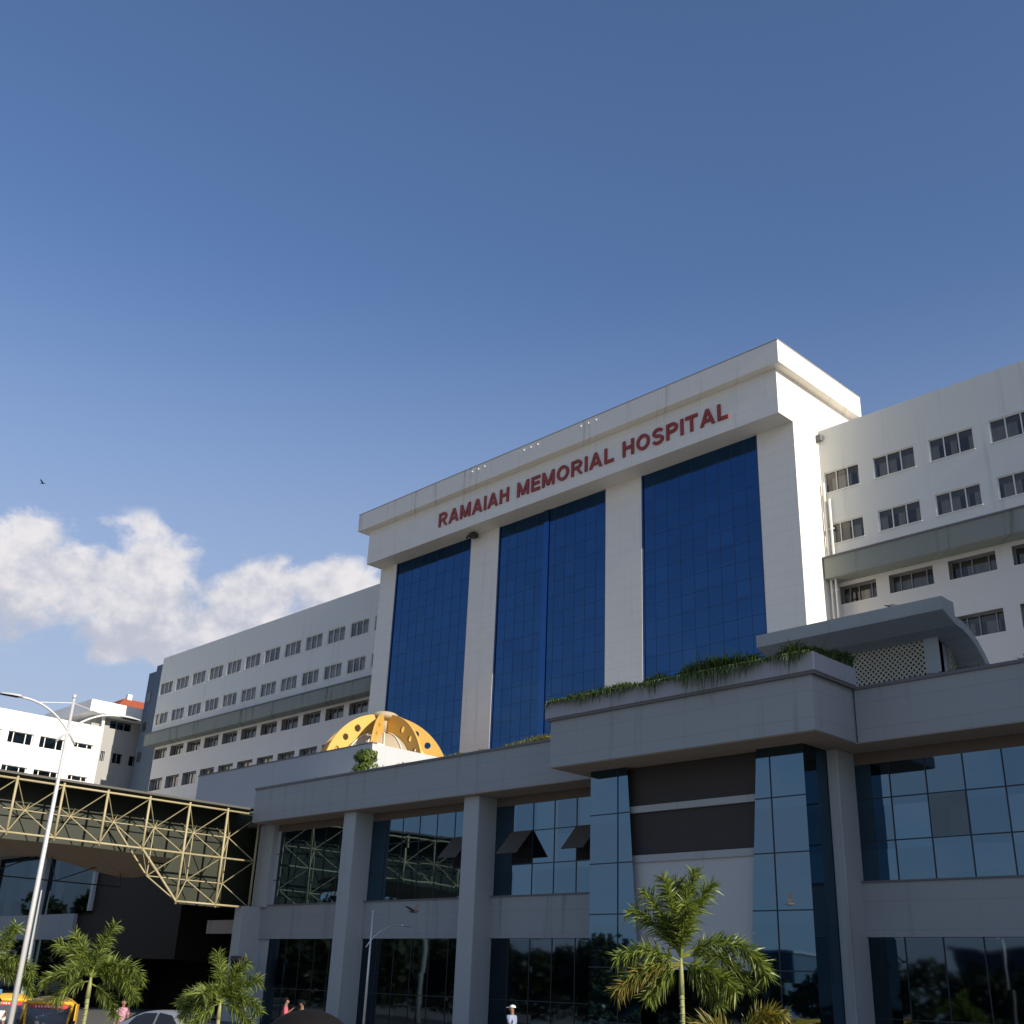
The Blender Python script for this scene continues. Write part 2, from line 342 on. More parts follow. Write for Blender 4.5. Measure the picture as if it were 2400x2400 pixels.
# ward windows: one of each kind, then copies
def bars(b, w, h, div, y, t=.06, d=.06):
    b.box(0, w, y, y + d, 0, t); b.box(0, w, y, y + d, h - t, h); b.box(0, t, y + .002, y + d, t, h - t); b.box(w - t, w, y + .002, y + d, t, h - t)
    for q in div: b.box(q * w - t / 2, q * w + t / 2, y - .01, y + d, t, h - t)
def mk_window(w, h, dep, div, sill=False, fm='white'):
    b = MB(); bars(b, w, h, div, dep - .07)
    if sill: b.box(-.03, w + .03, -.05, dep - .07, -.05, -.003)
    f = b.build('window', M[fm])
    p = MB(); p.quad((.0, dep, 0), (w, dep, 0), (w, dep, h), (0, dep, h)); pn = p.build('pane', M['pane'], f)
    if not sill:
        q = MB(); q.quad((0, 0, 0), (0, 0, h), (0, .58, h), (0, .58, 0)); q.quad((w, 0, 0), (w, .58, 0), (w, .58, h), (w, 0, h)); q.quad((0, 0, 0), (0, .58, 0), (w, .58, 0), (w, 0, 0)); q.quad((0, 0, h), (w, 0, h), (w, .58, h), (0, .58, h))
        q.build('window_reveal', M['reveal'], f)
    return f
def place(proto, cols, rows, Y, w0, first):
    for a, b_ in cols:
        for r in rows:
            o = proto if not first[0] else copytree(proto)
            first[0] = True
            o.parent = H; o.matrix_parent_inverse = Matrix.Translation(-WL[H.name])
            o.location = (a, Y, r[0] + C); o.scale = ((b_ - a) / w0, 1, (r[1] - r[0]) / 1.4)
wu = mk_window(2.78, 1.4, .13, (.335, .665), True); place(wu, UL + UR, (row1, row2), YW, 2.78, [False])
wl = mk_window(2.78, 1.4, .45, (.2, .45, .8), False, 'greyframe'); place(wl, LL + LR, (row3, row4), YL, 2.78, [False])
# centre block
piers = [(-74.7, -72.5), (-62.9, -59.65), (-48.5, -45.2), (-35.6, -32.9)]
for i, (a, c) in enumerate(piers):
    b = B(); b.box(a, c, 55.1, 62.3 if i in (0, 3) else 55.9, 6, 33.6); hb(b, 'pier', 'tower')
for i in range(3):
    a, c = piers[i][1], piers[i + 1][0]
    b = B(); b.quad((a, 55.2, 6), (c, 55.2, 6), (c, 55.2, 33.6), (a, 55.2, 33.6)); go_ = hb(b, 'curtain_wall', 'tglass')
    b = MB(C); k = 1
    st = 1.055
    x_ = a + .15 + (c - a - .3) / round((c - a) / st) * 0
    n = round((c - a) / st)
    for k in range(1, n): xx = a + (c - a) * k / n; b.box(xx - .015, xx + .015, 55.187, 55.21, 6, 33.6)
    for k in range(23): zz = 6.9 + k * 1.222; b.box(a, c, 55.187, 55.209, zz - .015, zz + .015)
    b.build('mullion_grid', M['tmull'], go_, world=False)
    for xx in (a, c - .12): 
        e = MB(C); e.box(xx, xx + .12, 55.12, 55.22, 6, 33.6); e.build('edge_fin', M['tstrip'], go_)
    if i == 1: e = MB(C); e.box(-54.75, -54.2, 55.13, 55.2, 6, 33.6); e.build('centre_fin', M['tstrip2'], go_)
b = B(); b.box(-74.6, -33.0, 55.95, 62.3, 6, 33.6); hb(b, 'core_wall', 'tower')
b = B(); b.box(-74.7, -32.9, 53.5, 62.5, 33.602, 36.75); hb(b, 'sign_band', 'tower')
b = B(); b.box(-75.7, -32.3, 52.9, 63.0, 36.752, 38.35); hb(b, 'cornice', 'cornice', bevel=.03)
b = B(); b.box(-75.73, -32.27, 52.87, 63.03, 38.35, 38.39); hb(b, 'cornice_coping', 'soffit')
b = B(); b.box(-73, -33.5, 54.5, 62.8, 36.9, 38.2)
# three groups of three drain spouts in the cornice face
for xg in (-60.0, -54.13, -48.25):
    for k in (-1, 0, 1):
        s_ = MB(C); s_.tube([(xg + k * .73, 52.92, 37.98), (xg + k * .73, 52.78, 37.95)], .07, 8); s_.box(xg + k * .73 - .035, xg + k * .73 + .035, 52.893, 52.9, 37.5, 37.9)
        hb(s_, 'drain_spout', 'white')
# lettering
def arc(cx, cy, rx, ry, a0, a1, n=14): return [(cx + rx * math.cos(R(a0 + (a1 - a0) * k / n)), cy + ry * math.sin(R(a0 + (a1 - a0) * k / n))) for k in range(n + 1)]
SW = .195     # stroke width; capitals are 1 high
h_ = SW / 2
GLY = {
 'I': (.17, [[(h_, 0), (h_, 1)]]), 'L': (.58, [[(h_, 0), (h_, 1)], [(SW, h_), (.58, h_)]]), 'T': (.68, [[(.34, 0), (.34, 1 - SW)], [(0, 1 - h_), (.68, 1 - h_)]]),
 'H': (.72, [[(h_, 0), (h_, 1)], [(.72 - h_, 0), (.72 - h_, 1)], [(SW, .52), (.72 - SW, .52)]]),
 'E': (.62, [[(h_, 0), (h_, 1)], [(SW, 1 - h_), (.61, 1 - h_)], [(SW, .52), (.57, .52)], [(SW, h_), (.62, h_)]]),
 'M': (.86, [[(h_, 0), (h_, 1)], [(.86 - h_, 0), (.86 - h_, 1)], [(.10, 1.0), (.43, .06)], [(.76, 1.0), (.43, .06)]]),
 'A': (.80, [[(.085, 0), (.40, 1.0)], [(.715, 0), (.40, 1.0)], [(.2, .29), (.6, .29)]]),
 'P': (.68, [[(h_, 0), (h_, 1)], [(SW, 1 - h_)] + arc(.37, .69, .225, .225, 90, -90) + [(SW, .465)]]),
 'R': (.74, [[(h_, 0), (h_, 1)], [(SW, 1 - h_)] + arc(.40, .70, .215, .215, 90, -90) + [(SW, .485)], [(.37, .46), (.66, 0)]]),
 'O': (.82, [arc(.41, .5, .41 - h_, .5 - h_ + .01, 0, 360, 32)]),
 'S': (.68, [arc(.345, .725, .245, .20, 20, 245, 18) + [(.36, .505)] + arc(.335, .285, .26, .21, 65, -165, 18)])}
def letters(word, x0, x1, base, cap, parent):
    gap = .13; tot = sum(GLY[c][0] for c in word) + gap * (len(word) - 1); sx = (x1 - x0) / tot; cur = x0
    for ch in word:
        w, strokes = GLY[ch]; b = B()
        for si, st in enumerate(strokes):
            yf = 53.5 - .10 - .004 * si; P_ = [Vector((cur + a * sx, c * cap)) for a, c in st]; closed = (P_[0] - P_[-1]).length < 1e-4; n = len(P_); hw = SW / 2 * cap; L_ = []
            for k in range(n):
                a_ = P_[k - 1] if k else (P_[-2] if closed else P_[0]); c_ = P_[k + 1] if k < n - 1 else (P_[1] if closed else P_[-1]); t = (c_ - a_).normalized(); nn = Vector((-t.y, t.x)); L_.append((P_[k] + nn * hw, P_[k] - nn * hw))
            if ch in 'AM' and n == 2: L_ = [(Vector((l.x + (0), l.y)), r) for l, r in L_]
            if n == 2 and abs(P_[0].x - P_[1].x) > .01 and abs(P_[0].y - P_[1].y) > .01:   # slanted strokes end level
                L_ = [(Vector((p.x - hw * 1.06, p.y)), Vector((p.x + hw * 1.06, p.y))) for p in P_]
            vs = []
            for l, r in L_: vs += [(l.x, yf, base + l.y), (r.x, yf, base + r.y), (r.x, 53.499, base + r.y), (l.x, 53.499, base + l.y)]
            fs = []
            for k in range(n - 1):
                for q in range(4): fs.append((4 * k + q, 4 * k + (q + 1) % 4, 4 * k + 4 + (q + 1) % 4, 4 * k + 4 + q))
            if not closed: fs += [(0, 1, 2, 3), (4 * n - 1, 4 * n - 2, 4 * n - 3, 4 * n - 4)]
            b.add(vs, fs)
        o = hb(b, 'sign_letter', 'red'); o['label'] = 'red raised capital letter ' + ch + ' of the word ' + word
        cur += (w + gap) * sx
letters('RAMAIAH', -65.2, -56.93, 34.52, 1.2, H); letters('MEMORIAL', -56.05, -46.33, 34.52, 1.2, H); letters('HOSPITAL', -45.52, -36.57, 34.52, 1.2, H)
# drain pipes beside the centre block
for i, xx in enumerate((-32.66, -32.35)):
    b = B(); b.tube([(xx, 57.85, 30.2 - i * 1.2), (xx, 57.85, 14)], .075, 8)
    for zz in range(15, 29, 4): b.box(xx - .11, xx + .11, 57.84, 57.99, zz, zz + .07)
    hb(b, 'drain_pipe', 'white')
b = B(); b.box(-32.88, -32.55, 57.7, 57.97, 33.2, 33.6); hb(b, 'gutter_box', 'coping')

# podium --------------------------------------------------------
FB, FT = 8.9, 10.85
def fascia(x0, x1, parent=H):
    b = B(); b.box(x0, x1, 37.6, 41.9, FB, FT); o = hb(b, 'fascia', 'podium')
    b = B(); b.box(x0 - .02, x1 + .02, 37.53, 37.95, FT, FT + .12); hb(b, 'fascia_coping', 'coping')
fascia(-61.9, -33.85); fascia(-20.65, -8.0)
for a, c in ((-61.88, -33.7), (-20.78, -8.0)):
    b = B(); b.box(a, c, 37.62, 39.24, FB - .03, FB - .002); hb(b, 'soffit', 'soffit')
b = B(); b.box(-61.88, -8, 39.25, 39.6, 8.43, FB - .035); hb(b, 'lintel', 'lintel')
for a, c in ((-52.9, -51.8), (-42.8, -41.68), (-22.25, -21.8), (-12.4, -11.3)):
    b = B(); b.box(a, c, 38.0, 39.26, ZB, FB - .03); hb(b, 'column', 'column', bevel=.03)
b = B(); b.box(-62.9, -62.0, 37.8, 39.3, ZB, 4.05); hb(b, 'end_pier', 'column', bevel=.03)
b = B(); b.box(-62.9, -61.35, 38.9, 39.45, 4.05, 8.9); hb(b, 'end_pilaster', 'column')
b = B(); b.box(-62.0, -61.0, 39.24, 39.5, ZB, 8.5); hb(b, 'end_wall', 'column')
for a, c in ((-61.3, -52.9), (-51.8, -42.8), (-41.68, -32.8), (-22.2, -12.4), (-11.3, -8)):
    a2 = a - .3 if a == -61.3 else a
    b = B(); b.box(a2 - (.7 if a == -61.3 else 0), c, 39.1, 39.5, 2.27, 4.13); hb(b, 'spandrel', 'podium')
    b = B(); b.box(a2, c, 39.03, 39.12, 4.13, 4.19); hb(b, 'window_sill', 'coping')
def glazing(a, c, z0, z1, Y, vm, hm, mg='pglass', nm='glazing', t=.022):
    b = B(); b.quad((a, Y, z0), (c, Y, z0), (c, Y, z1), (a, Y, z1)); o = hb(b, nm, mg)
    b = MB(C)
    for xx in vm:
        if a + .1 < xx < c - .1: b.box(xx - t, xx + t, Y - .02, Y + .02, z0, z1)
    for zz in hm: b.box(a, c, Y - .017, Y + .018, zz - t, zz + t)
    if b.v: b.build('mullion', M['mull'], o)
    return o
vm = [-20.4 + 1.42 * k for k in range(-40, 10)]; vm3 = [-40.5 + 1.43 * k for k in range(-20, 8)]
G1 = glazing(-61.3, -52.9, 4.15, 8.43, 39.25, vm3, (5.6, 7.14))
G2 = glazing(-51.8, -42.8, 4.15, 8.43, 39.25, vm3, (5.6, 7.14))
G3 = glazing(-41.68, -32.8, 4.15, 8.43, 39.25, vm3, (5.6, 7.14))
G4 = glazing(-22.0, -12.4, 4.15, 8.43, 39.25, vm, (5.6, 7.14))
G5 = glazing(-11.3, -8, 4.15, 8.43, 39.25, vm, (5.6, 7.14))
for a, c in ((-61.3, -52.9), (-51.8, -42.8), (-41.68, -32.8), (-22.0, -12.4), (-11.3, -8)):
    glazing(a, c, ZB, 2.27, 39.25, vm if a > -30 else vm3, (-.4,), 'dimglass', nm='ground_floor_glazing')
# greyer replacement panes and top-hung vents standing open
for a in (-18.93, -14.68):
    e = MB(C); e.box(a, a + 1.33, 39.236, 39.249, 5.64, 7.1); e.build('grey_pane', M['pdim'], G4)
def vent(a, w, par, ang=42):
    e = MB(C); e.box(a + .03, a + w - .03, 39.225, 39.245, 5.63, 7.11); e.build('vent_opening', M['black'], par)
    L = 1.5; dy, dz_ = math.sin(R(ang)) * L, math.cos(R(ang)) * L
    e = MB(C); e.add([(a + .03, 39.2, 7.12), (a + w - .03, 39.2, 7.12), (a + w - .03, 39.2 - dy, 7.12 - dz_), (a + .03, 39.2 - dy, 7.12 - dz_),
                      (a + .03, 39.16, 7.15), (a + w - .03, 39.16, 7.15), (a + w - .03, 39.16 - dy, 7.15 - dz_), (a + .03, 39.16 - dy, 7.15 - dz_)],
                     [(0, 1, 2, 3), (7, 6, 5, 4), (0, 4, 5, 1), (1, 5, 6, 2), (2, 6, 7, 3), (3, 7, 4, 0)])
    e.build('open_vent', M['ventc'], par)
M['ventc'] = plain('brown tinted pane', (.095, .085, .07), .35)
vent(-40.5, 1.43, G3); vent(-36.2, 1.43, G3); vent(-44.8, 1.43, G2)
# projecting centre bay
YC = 36.4
def bayglass(pts, vms, hms, nm='bay_glazing'):
    b = B(); b.add([(x, YC, z) for x, z in pts], [(0, 1, 2, 3)]); o = hb(b, nm, 'bglass')
    b = MB(C)
    for xx in vms: b.box(xx - .022, xx + .022, YC - .02, YC + .01, ZB, 8.8)
    zl, zr = pts[0], pts[1]
    for zz in hms:
        t = (zz - ZB) / (8.87 - ZB); xa = pts[0][0] + (pts[3][0] - pts[0][0]) * t; xb = pts[1][0] + (pts[2][0] - pts[1][0]) * t
        b.box(xa, xb, YC - .017, YC + .01, zz - .022, zz + .022)
    b.build('mullion', M['mull'], o)
M['bglass'] = glass('blue reflective bay glass', (.118, .20, .275), (.008, .014, .018), (30, 2.0), (0, 1.02), .80, .08, .006)
hm = (-1.0, 1.01, 3.02, 5.01, 7.0)
bayglass([(-32.8, ZB), (-29.95, ZB), (-30.75, 8.87), (-32.8, 8.87)], (-31.26,), hm)
bayglass([(-25.2, ZB), (-22.26, ZB), (-22.26, 8.87), (-24.3, 8.87)], (-23.72,), hm)
b = B(); b.quad((-22.256, YC, ZB), (-22.256, 39.2, ZB), (-22.256, 39.2, 8.87), (-22.256, YC, 8.87)); hb(b, 'bay_side_glazing', 'bglass'); b = B(); b.quad((-32.802, 39.2, ZB), (-32.802, YC, ZB), (-32.802, YC, 8.87), (-32.802, 39.2, 8.87)); hb(b, 'bay_side_glazing', 'bglass')
b = B(); b.box(-31.0, -24.2, 36.75, 37.2, 7.25, 8.86); b.box(-31.0, -24.2, 36.75, 37.2, 5.28, 6.98); hb(b, 'dark_panel', 'panel')
b = B(); b.box(-31.0, -24.2, 36.62, 37.2, 6.98, 7.25); hb(b, 'beam', 'greybeam') if False else b.build('beam', M['column'], H, world=True)
b = B(); b.box(-31.0, -24.2, 36.62, 37.2, 5.0, 5.28); hb(b, 'beam', 'column')
b = B(); b.box(-31.0, -24.2, 36.7, 37.2, 1.27, 5.0); hb(b, 'white_panel', 'whitepanel')
b = B(); b.box(-31.0, -24.2, 36.6, 37.2, .98, 1.27); hb(b, 'beam', 'column')
b = B(); b.quad((-31.0, 36.9, ZB), (-24.2, 36.9, ZB), (-24.2, 36.9, .98), (-31.0, 36.9, .98)); hb(b, 'entrance_glazing', 'dimglass')
b = B(); b.box(-32.7, -22.4, 37.25, 39.4, ZB, 8.87); hb(b, 'bay_core', 'black')
b = B(); b.box(-33.75, -20.73, 34.8, 41.9, FB, 11.0); hb(b, 'bay_fascia', 'podium')
b = B(); b.box(-33.7, -20.78, 34.85, 39.24, FB - .03, FB - .002); hb(b, 'soffit', 'soffit')
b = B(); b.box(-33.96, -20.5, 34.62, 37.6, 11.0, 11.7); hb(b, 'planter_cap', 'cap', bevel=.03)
b = B(); b.box(-33.9, -20.56, 34.68, 37.5, 10.9, 10.998); hb(b, 'planter_shadow_strip', 'coping')  # solid dark strip standing in for the shadow under the cap
# podium body and roof
b = B(); b.box(-61.0, -8, 39.6, 57.5, ZB, 10.0); hb(b, 'podium_body', 'podium')
# raised rooftop enclosure on the left, its side catching the sun
b = B(); b.box(-77.5, -56.2, 42.0, 42.3, 10.0, 13.88); b.box(-56.5, -56.2, 42.3, 55.1, 10.0, 13.879); b.box(-77.5, -77.2, 42.3, 55.1, 8.9, 13.879)
hb(b, 'roof_enclosure', 'whitepod')if False else b.build('roof_enclosure', paint('enclosure render', (.45, .47, .48), .04, None, .08, .8), H, world=True)
b = B(); b.box(-77.55, -56.15, 41.96, 42.34, 13.88, 13.95); hb(b, 'enclosure_coping', 'coping')
b = B(); b.box(-77.2, -56.5, 42.3, 55.1, 9.9, 10.2); hb(b, 'enclosure_floor', 'soffit')
b = B(); b.box(-77.5, -61.9, 42.02, 42.4, 8.9, 10.0); hb(b, 'porch_fascia', 'podium')
# dark entrance porch between the two halves
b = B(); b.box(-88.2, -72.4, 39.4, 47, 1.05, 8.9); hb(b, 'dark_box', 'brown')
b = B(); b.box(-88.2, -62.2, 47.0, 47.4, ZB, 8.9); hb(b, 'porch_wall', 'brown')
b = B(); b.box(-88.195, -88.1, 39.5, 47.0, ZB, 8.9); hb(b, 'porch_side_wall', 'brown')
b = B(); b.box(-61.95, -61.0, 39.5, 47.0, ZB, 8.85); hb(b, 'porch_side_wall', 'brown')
b = B(); b.box(-88.2, -61.95, 38.9, 57, 8.9, 9.2); hb(b, 'porch_ceiling', 'lintel')
b = B(); b.box(-70.2, -63.0, 40.4, 41.0, 2.68, 3.5); b.tube([(-70.2, 40.7, 2.68), (-70.2, 40.7, 3.5)], .41, 14); hb(b, 'porch_beam', 'soffit')
b = B(); b.box(-72.3, -62.9, 42.5, 42.8, .3, .55); hb(b, 'porch_rail', 'greyframe')
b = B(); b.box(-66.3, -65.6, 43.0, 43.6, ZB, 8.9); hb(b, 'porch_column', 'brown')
b = B(); b.box(-62.4, -61.2, 37.62, 37.8, 1.0, 1.25); hb(b, 'sign_hood', 'dark')
b = B(); b.box(-62.35, -61.35, 37.66, 37.79, -.2, 1.0); hb(b, 'notice_board', 'pglass')
b = B(); b.box(-72, -62.9, 39.4, 46.9, ZB + .13, ZB + .16); hb(b, 'porch_floor', 'pave')
# left part of the podium
b = B(); b.box(-150, -88.2, 37.6, 57, FB, FT); hb(b, 'fascia', 'podium')
b = B(); b.box(-150, -88.2, 39.1, 39.5, 2.27, 4.13); hb(b, 'spandrel', 'podium')
for a, c in ((-96.2, -94.7), (-107, -105.5), (-118, -116.5)):
    b = B(); b.box(a, c, 38.85, 39.26, ZB, FB); hb(b, 'column', 'column')
for z0, z1 in ((4.13, 8.9), (ZB, 2.27)): glazing(-150, -86.0 if z0 > 0 else -88.2, z0, z1, 39.25, vm3, (), 'dimglass', nm='glazing')
b = B(); b.box(-86.3, -85.9, 39.15, 39.5, 4.3, 8.9); hb(b, 'pilaster', 'column')
b = B(); b.box(-150, -88.2, 39.5, 57, ZB, 8.9); hb(b, 'podium_body', 'podium')
# unseen block added beyond the right edge of the view to shade the podium
b = B(); b.box(-8.0, 13, 34.5, 50.5, ZB, 20.9); hb(b, 'shade_block', 'podium')

# rooftop pavilion with pierced screens under a curved canopy
prof = [(43.0, 15.2), (43.0, 15.78), (44.1, 15.78)]
for k in range(0, 11):
    a = R(9 * k); prof.append((44.1 + 4.3 * math.sin(a), 9.68 + 5.5 * math.cos(a) + .0))
inn = []
for k in range(10, -1, -1):
    a = R(9 * k); inn.append((44.1 + 3.95 * math.sin(a), 9.68 + 5.12 * math.cos(a)))
b = B(); b.prism(prof + inn, -28.4, -19.3, 'x'); can = hb(b, 'pavilion_canopy', 'canopyc') if False else b.build('pavilion_canopy', paint('canopy concrete', (.36, .375, .36), .08, None, .25, .8), H, world=True)
rp = [(44.9, 10.0), (44.9, 14.6)]
for k in range(2, 10): a = R(9 * k + 4); rp.append((44.1 + 3.9 * math.sin(a), 9.68 + 5.06 * math.cos(a)))
rp.append((48.0, 10.0))
b = B(); b.prism(rp, -20.75, -20.5, 'x'); hb(b, 'pavilion_side_wall', 'column')
b = B(); b.box(-21.15, -20.5, 44.88, 45.2, 10, 14.7); hb(b, 'pavilion_post', 'column')
b = B(); b.box(-27.3, -21.1, 45.35, 45.5, 10, 14.5); hb(b, 'pavilion_interior', 'black')
def screen(w, h, pitch, r):
    hs = []; j = 0; z_ = pitch * .6
    while z_ < h - r:
        x_ = pitch * (.6 + .5 * (j % 2))
        while x_ < w - r:
            hs.append([(x_ + r * math.cos(q * math.pi / 2), z_ + r * math.sin(q * math.pi / 2)) for q in range(4)]); x_ += pitch
        z_ += pitch * .5; j += 1
    return hs
M['jali'] = plain('cream pierced block', (.46, .43, .33), .8)
sc1 = flat('pierced_screen', [(0, 0), (6.15, 0), (6.15, 5.0), (0, 5.0)], screen(6.15, 5.0, .24, .068), .08, M['jali'])
sc1.parent = H; sc1.matrix_parent_inverse = Matrix.Translation(-WL[H.name]); sc1.rotation_euler = (R(90), 0, 0); sc1.location = (-27.3, 45.0, 10.05 + C)
sc2 = flat('pierced_screen', [(0, 0), (1.9, 0), (1.9, 1.4), (.2, 4.0), (0, 4.0)], [q for q in screen(1.9, 3.9, .26, .085) if q[0][0] * 1.45 + q[0][1] < 4.1], .06, M['jali'])
sc2.parent = H; sc2.matrix_parent_inverse = Matrix.Translation(-WL[H.name]); sc2.rotation_euler = (R(90), 0, R(90)); sc2.location = (-20.45, 45.6, 10.4 + C)
# small roof-edge things
b = B(); b.tube([(-75.6, 58.6, 34), (-75.6, 58.6, 34.5)], .05, 6); b.ball((-75.6, 58.6, 34.62), .17); hb(b, 'roof_lamp', 'dark')
b = B(); b.box(-62.4, -61.9, 54.4, 54.9, 33.2, 33.6); b.tube([(-62.7, 54.6, 33.5), (-62.2, 54.0, 33.0)], .09, 8); b.tube([(-61.8, 54.6, 33.5), (-61.5, 54.0, 33.1)], .08, 8); hb(b, 'floodlight', 'dark')

# ------------------------------------------------------------ buildings at the far left
WB = thing('white_block', (-133, 46, 0), 'bright white sunlit block with ribbon windows behind the footbridge', 'building')
def wb(mb, name, m, par=WB): return mb.build(name, M[m] if isinstance(m, str) else m, par, world=True)
def wallx(mb, X, y0, y1, z0, z1, hs, dep):
    """wall facing +X; holes as (y0, y1, z0, z1)"""
    t = MB(); wall(t, 0, y0, y1, z0, z1, hs, dep); mb.add([(X - b_, a, c) for a, b_, c in t.v], t.f)
wins = [(41.4, 44.3, 23.0, 24.26), (45.1, 47.9, 23.0, 24.26), (48.65, 51.45, 23.0, 24.26), (52.6, 54.9, 23.72, 24.26)]
wins += [(a, b_, c - 3.69, d_ - 3.69) for a, b_, c, d_ in wins]; wins += [(a, b_, c - 3.69, d_ - 3.69) for a, b_, c, d_ in wins[4:]]
b = B(); wallx(b, -127, 34, 55.75, ZB, 26.5, wins, .35); b.box(-142, -127.4, 34.0, 55.75, ZB, 26.45); b.box(-127.4, -127.002, 34, 55.749, 26.2, 26.5); wb(b, 'wall', 'whitewall')
b = B(); b.quad((-127.2, 55.75, ZB), (-127.0, 55.75, ZB), (-127.0, 55.75, 26.5), (-127.4, 55.75, 26.5)); wb(b, 'wall_end', 'whitewall')
b = B(); b.box(-142, -128, 36, 36.5, 26.5, 26.52)
for (y0, y1, z0, z1) in wins:
    b = MB(C); w = y1 - y0
    for q in (0, .22, .72, 1): b.box(-127.3, -127.22, y0 + q * (w - .1), y0 + q * (w - .1) + .1, z0, z1)
    b.box(-127.3, -127.23, y0, y1, z0, z0 + .06); b.box(-127.3, -127.23, y0, y1, z1 - .06, z1)
    f = wb(b, 'window', 'white'); p = MB(C); p.quad((-127.28, y0, z0), (-127.28, y1, z0), (-127.28, y1, z1), (-127.28, y0, z1)); p.build('pane', M['dimglass'], f)
b = B(); b.prism([(43.2, 26.5), (44.5, 27.0), (47.0, 27.1), (50.5, 26.5)], -139, -134, 'x'); wb(b, 'roof_shell', 'greyframe')
GB = thing('grey_stair_block', (-134, 59, 0), 'grey rendered block with a deep flat canopy roof beside the white block', 'building')
gwin = [(57.3, 60.1, 26.95, 27.9), (58.3, 59.55, 23.0, 24.15), (60.4, 61.8, 23.0, 24.15), (56.8, 57.3, 23.0, 24.15), (58.3, 59.55, 19.2, 20.3), (60.4, 61.8, 19.2, 20.3), (56.8, 57.3, 19.2, 20.3)]
b = B(); wallx(b, -129, 55.0, 66, ZB, 28.2, gwin, .3); b.box(-141, -129.3, 55.0, 66, ZB, 28.2); wb(b, 'wall', 'greywall', GB)
b = B(); b.box(-140, -127, 53.7, 67, 28.1, 29.5); wb(b, 'canopy', 'greywall', GB).data.materials[0] = M['whitewall']
b = B(); b.box(-128.6, -128.3, 56.0, 56.3, 26.5, 28.1); wb(b, 'canopy_post', 'whitewall', GB)
for (y0, y1, z0, z1) in gwin:
    b = MB(C); w = y1 - y0
    for q in ((0, .33, .66, 1) if w > 2 else (0, .5, 1)): b.box(-129.28, -129.2, y0 + q * (w - .07), y0 + q * (w - .07) + .07, z0, z1)
    f = wb(b, 'window', 'greyframe', GB); p = MB(C); p.quad((-129.26, y0, z0), (-129.26, y1, z0), (-129.26, y1, z1), (-129.26, y0, z1)); p.build('pane', M['dimglass'], f)
RB = thing('red_roofed_house', (-137, 63, 0), 'small hipped red tiled roof showing above the grey canopy', 'building')
b = B(); b.box(-140, -134, 60.4, 66.4, 28.2, 30.6); wb(b, 'wall', 'greywall', RB)
b = B(); b.add([(-140.5, 59.6, 30.6), (-133.2, 59.6, 30.6), (-133.2, 67, 30.6), (-140.5, 67, 30.6), (-138, 61.6, 32.4), (-135.8, 61.6, 32.4), (-135.8, 65, 32.4), (-138, 65, 32.4)],
               [(0, 1, 5, 4), (1, 2, 6, 5), (2, 3, 7, 6), (3, 0, 4, 7), (4, 5, 6, 7), (0, 3, 2, 1)]); wb(b, 'roof', 'redroof', RB)
b = B(); b.box(-136.2, -135.6, 61.9, 62.5, 32.3, 33.0); wb(b, 'chimney', 'whitewall', RB)
ST = thing('blue_grey_stair_tower', (-122.5, 62, 0), 'narrow blue grey stair tower at the far end of the white wing', 'building')
b = B(); b.box(-126.6, -124.6, 60, 68, ZB, 33.8); wb(b, 'wall', 'bluegrey', ST)
b = B(); b.box(-124.6, -119.4, 59.9, 68, ZB, 34.4); wb(b, 'wall', 'bluegrey', ST)
for zz in (30.2, 26.6, 23.0):
    b = B(); b.box(-126.0, -125.2, 59.93, 60.0, zz, zz + 1.1); wb(b, 'window', 'pane', ST)

# ------------------------------------------------------------ space-frame footbridge
BR = thing('footbridge', (-65, 30, 0), 'covered footbridge of cream steel space frame running into the grey podium', 'bridge')
def br(mb, name, m, sm=False): return mb.build(name, M[m] if isinstance(m, str) else m, BR, world=True, smooth=sm)
XF, XI = -62.3, -63.8
zt, zm, zl = 9.45, 6.67, 4.0
Y0, PT = 23.12, 2.59
ys = [Y0 + PT * k for k in range(-1, 7)]; ys[-1] = 38.35; IL = 5       # IL: where the frame becomes two bays deep
for i, yy in enumerate(ys):
    b = B(); low = i >= IL
    b.tube([(XF, yy, (zl if low else zm) - .16), (XF, yy, zt + .3)], .072, 8); br(b, 'post', 'truss', True)
for nm, z0, ya in (('top_chord', zt, ys[0]), ('middle_chord', zm, ys[0]), ('bottom_chord', zl, ys[IL - 0])):
    b = B(); b.tube([(XF, ya, z0), (XF, 38.4, z0)], .062, 8); br(b, nm, 'truss', True)
web = MB(C); inn_ = MB(C); r_ = .034
nodes = []
for i in range(len(ys) - 1):
    yc = (ys[i] + ys[i + 1]) / 2; zc = (zt + zm) / 2; n_ = (XI, yc, zc); nodes.append(n_)
    for (yy, zz) in ((ys[i], zt), (ys[i + 1], zt), (ys[i], zm), (ys[i + 1], zm)): web.tube([n_, (XF, yy, zz)], r_, 6, False)
    if i >= IL - 1:
        n2 = (XI, yc, (zm + zl) / 2)
        for (yy, zz) in ((ys[i], zm), (ys[i + 1], zm), (ys[i], zl), (ys[i + 1], zl)):
            if i == IL - 1 and (yy, zz) == (ys[i], zl): continue
            web.tube([n2, (XF, yy, zz)], r_, 6, False)
        inn_.tube([n_, n2], r_, 6, False)
        if i > IL - 1: inn_.tube([n2, (XI, (ys[i - 1] + ys[i]) / 2, (zm + zl) / 2)], r_, 6, False)
    # struts running back to the far side of the frame
    inn_.tube([n_, (-65.2, yc - 1.0, zc + 1.1)], .03, 5, False); inn_.tube([n_, (-65.2, yc + 1.0, zc + 1.1)], .03, 5, False)
inn_.tube([nodes[0], nodes[-1]], r_, 6, False)
web.tube([(XF, ys[IL - 1], zm), (XF, ys[IL], zl)], .07, 8, False)
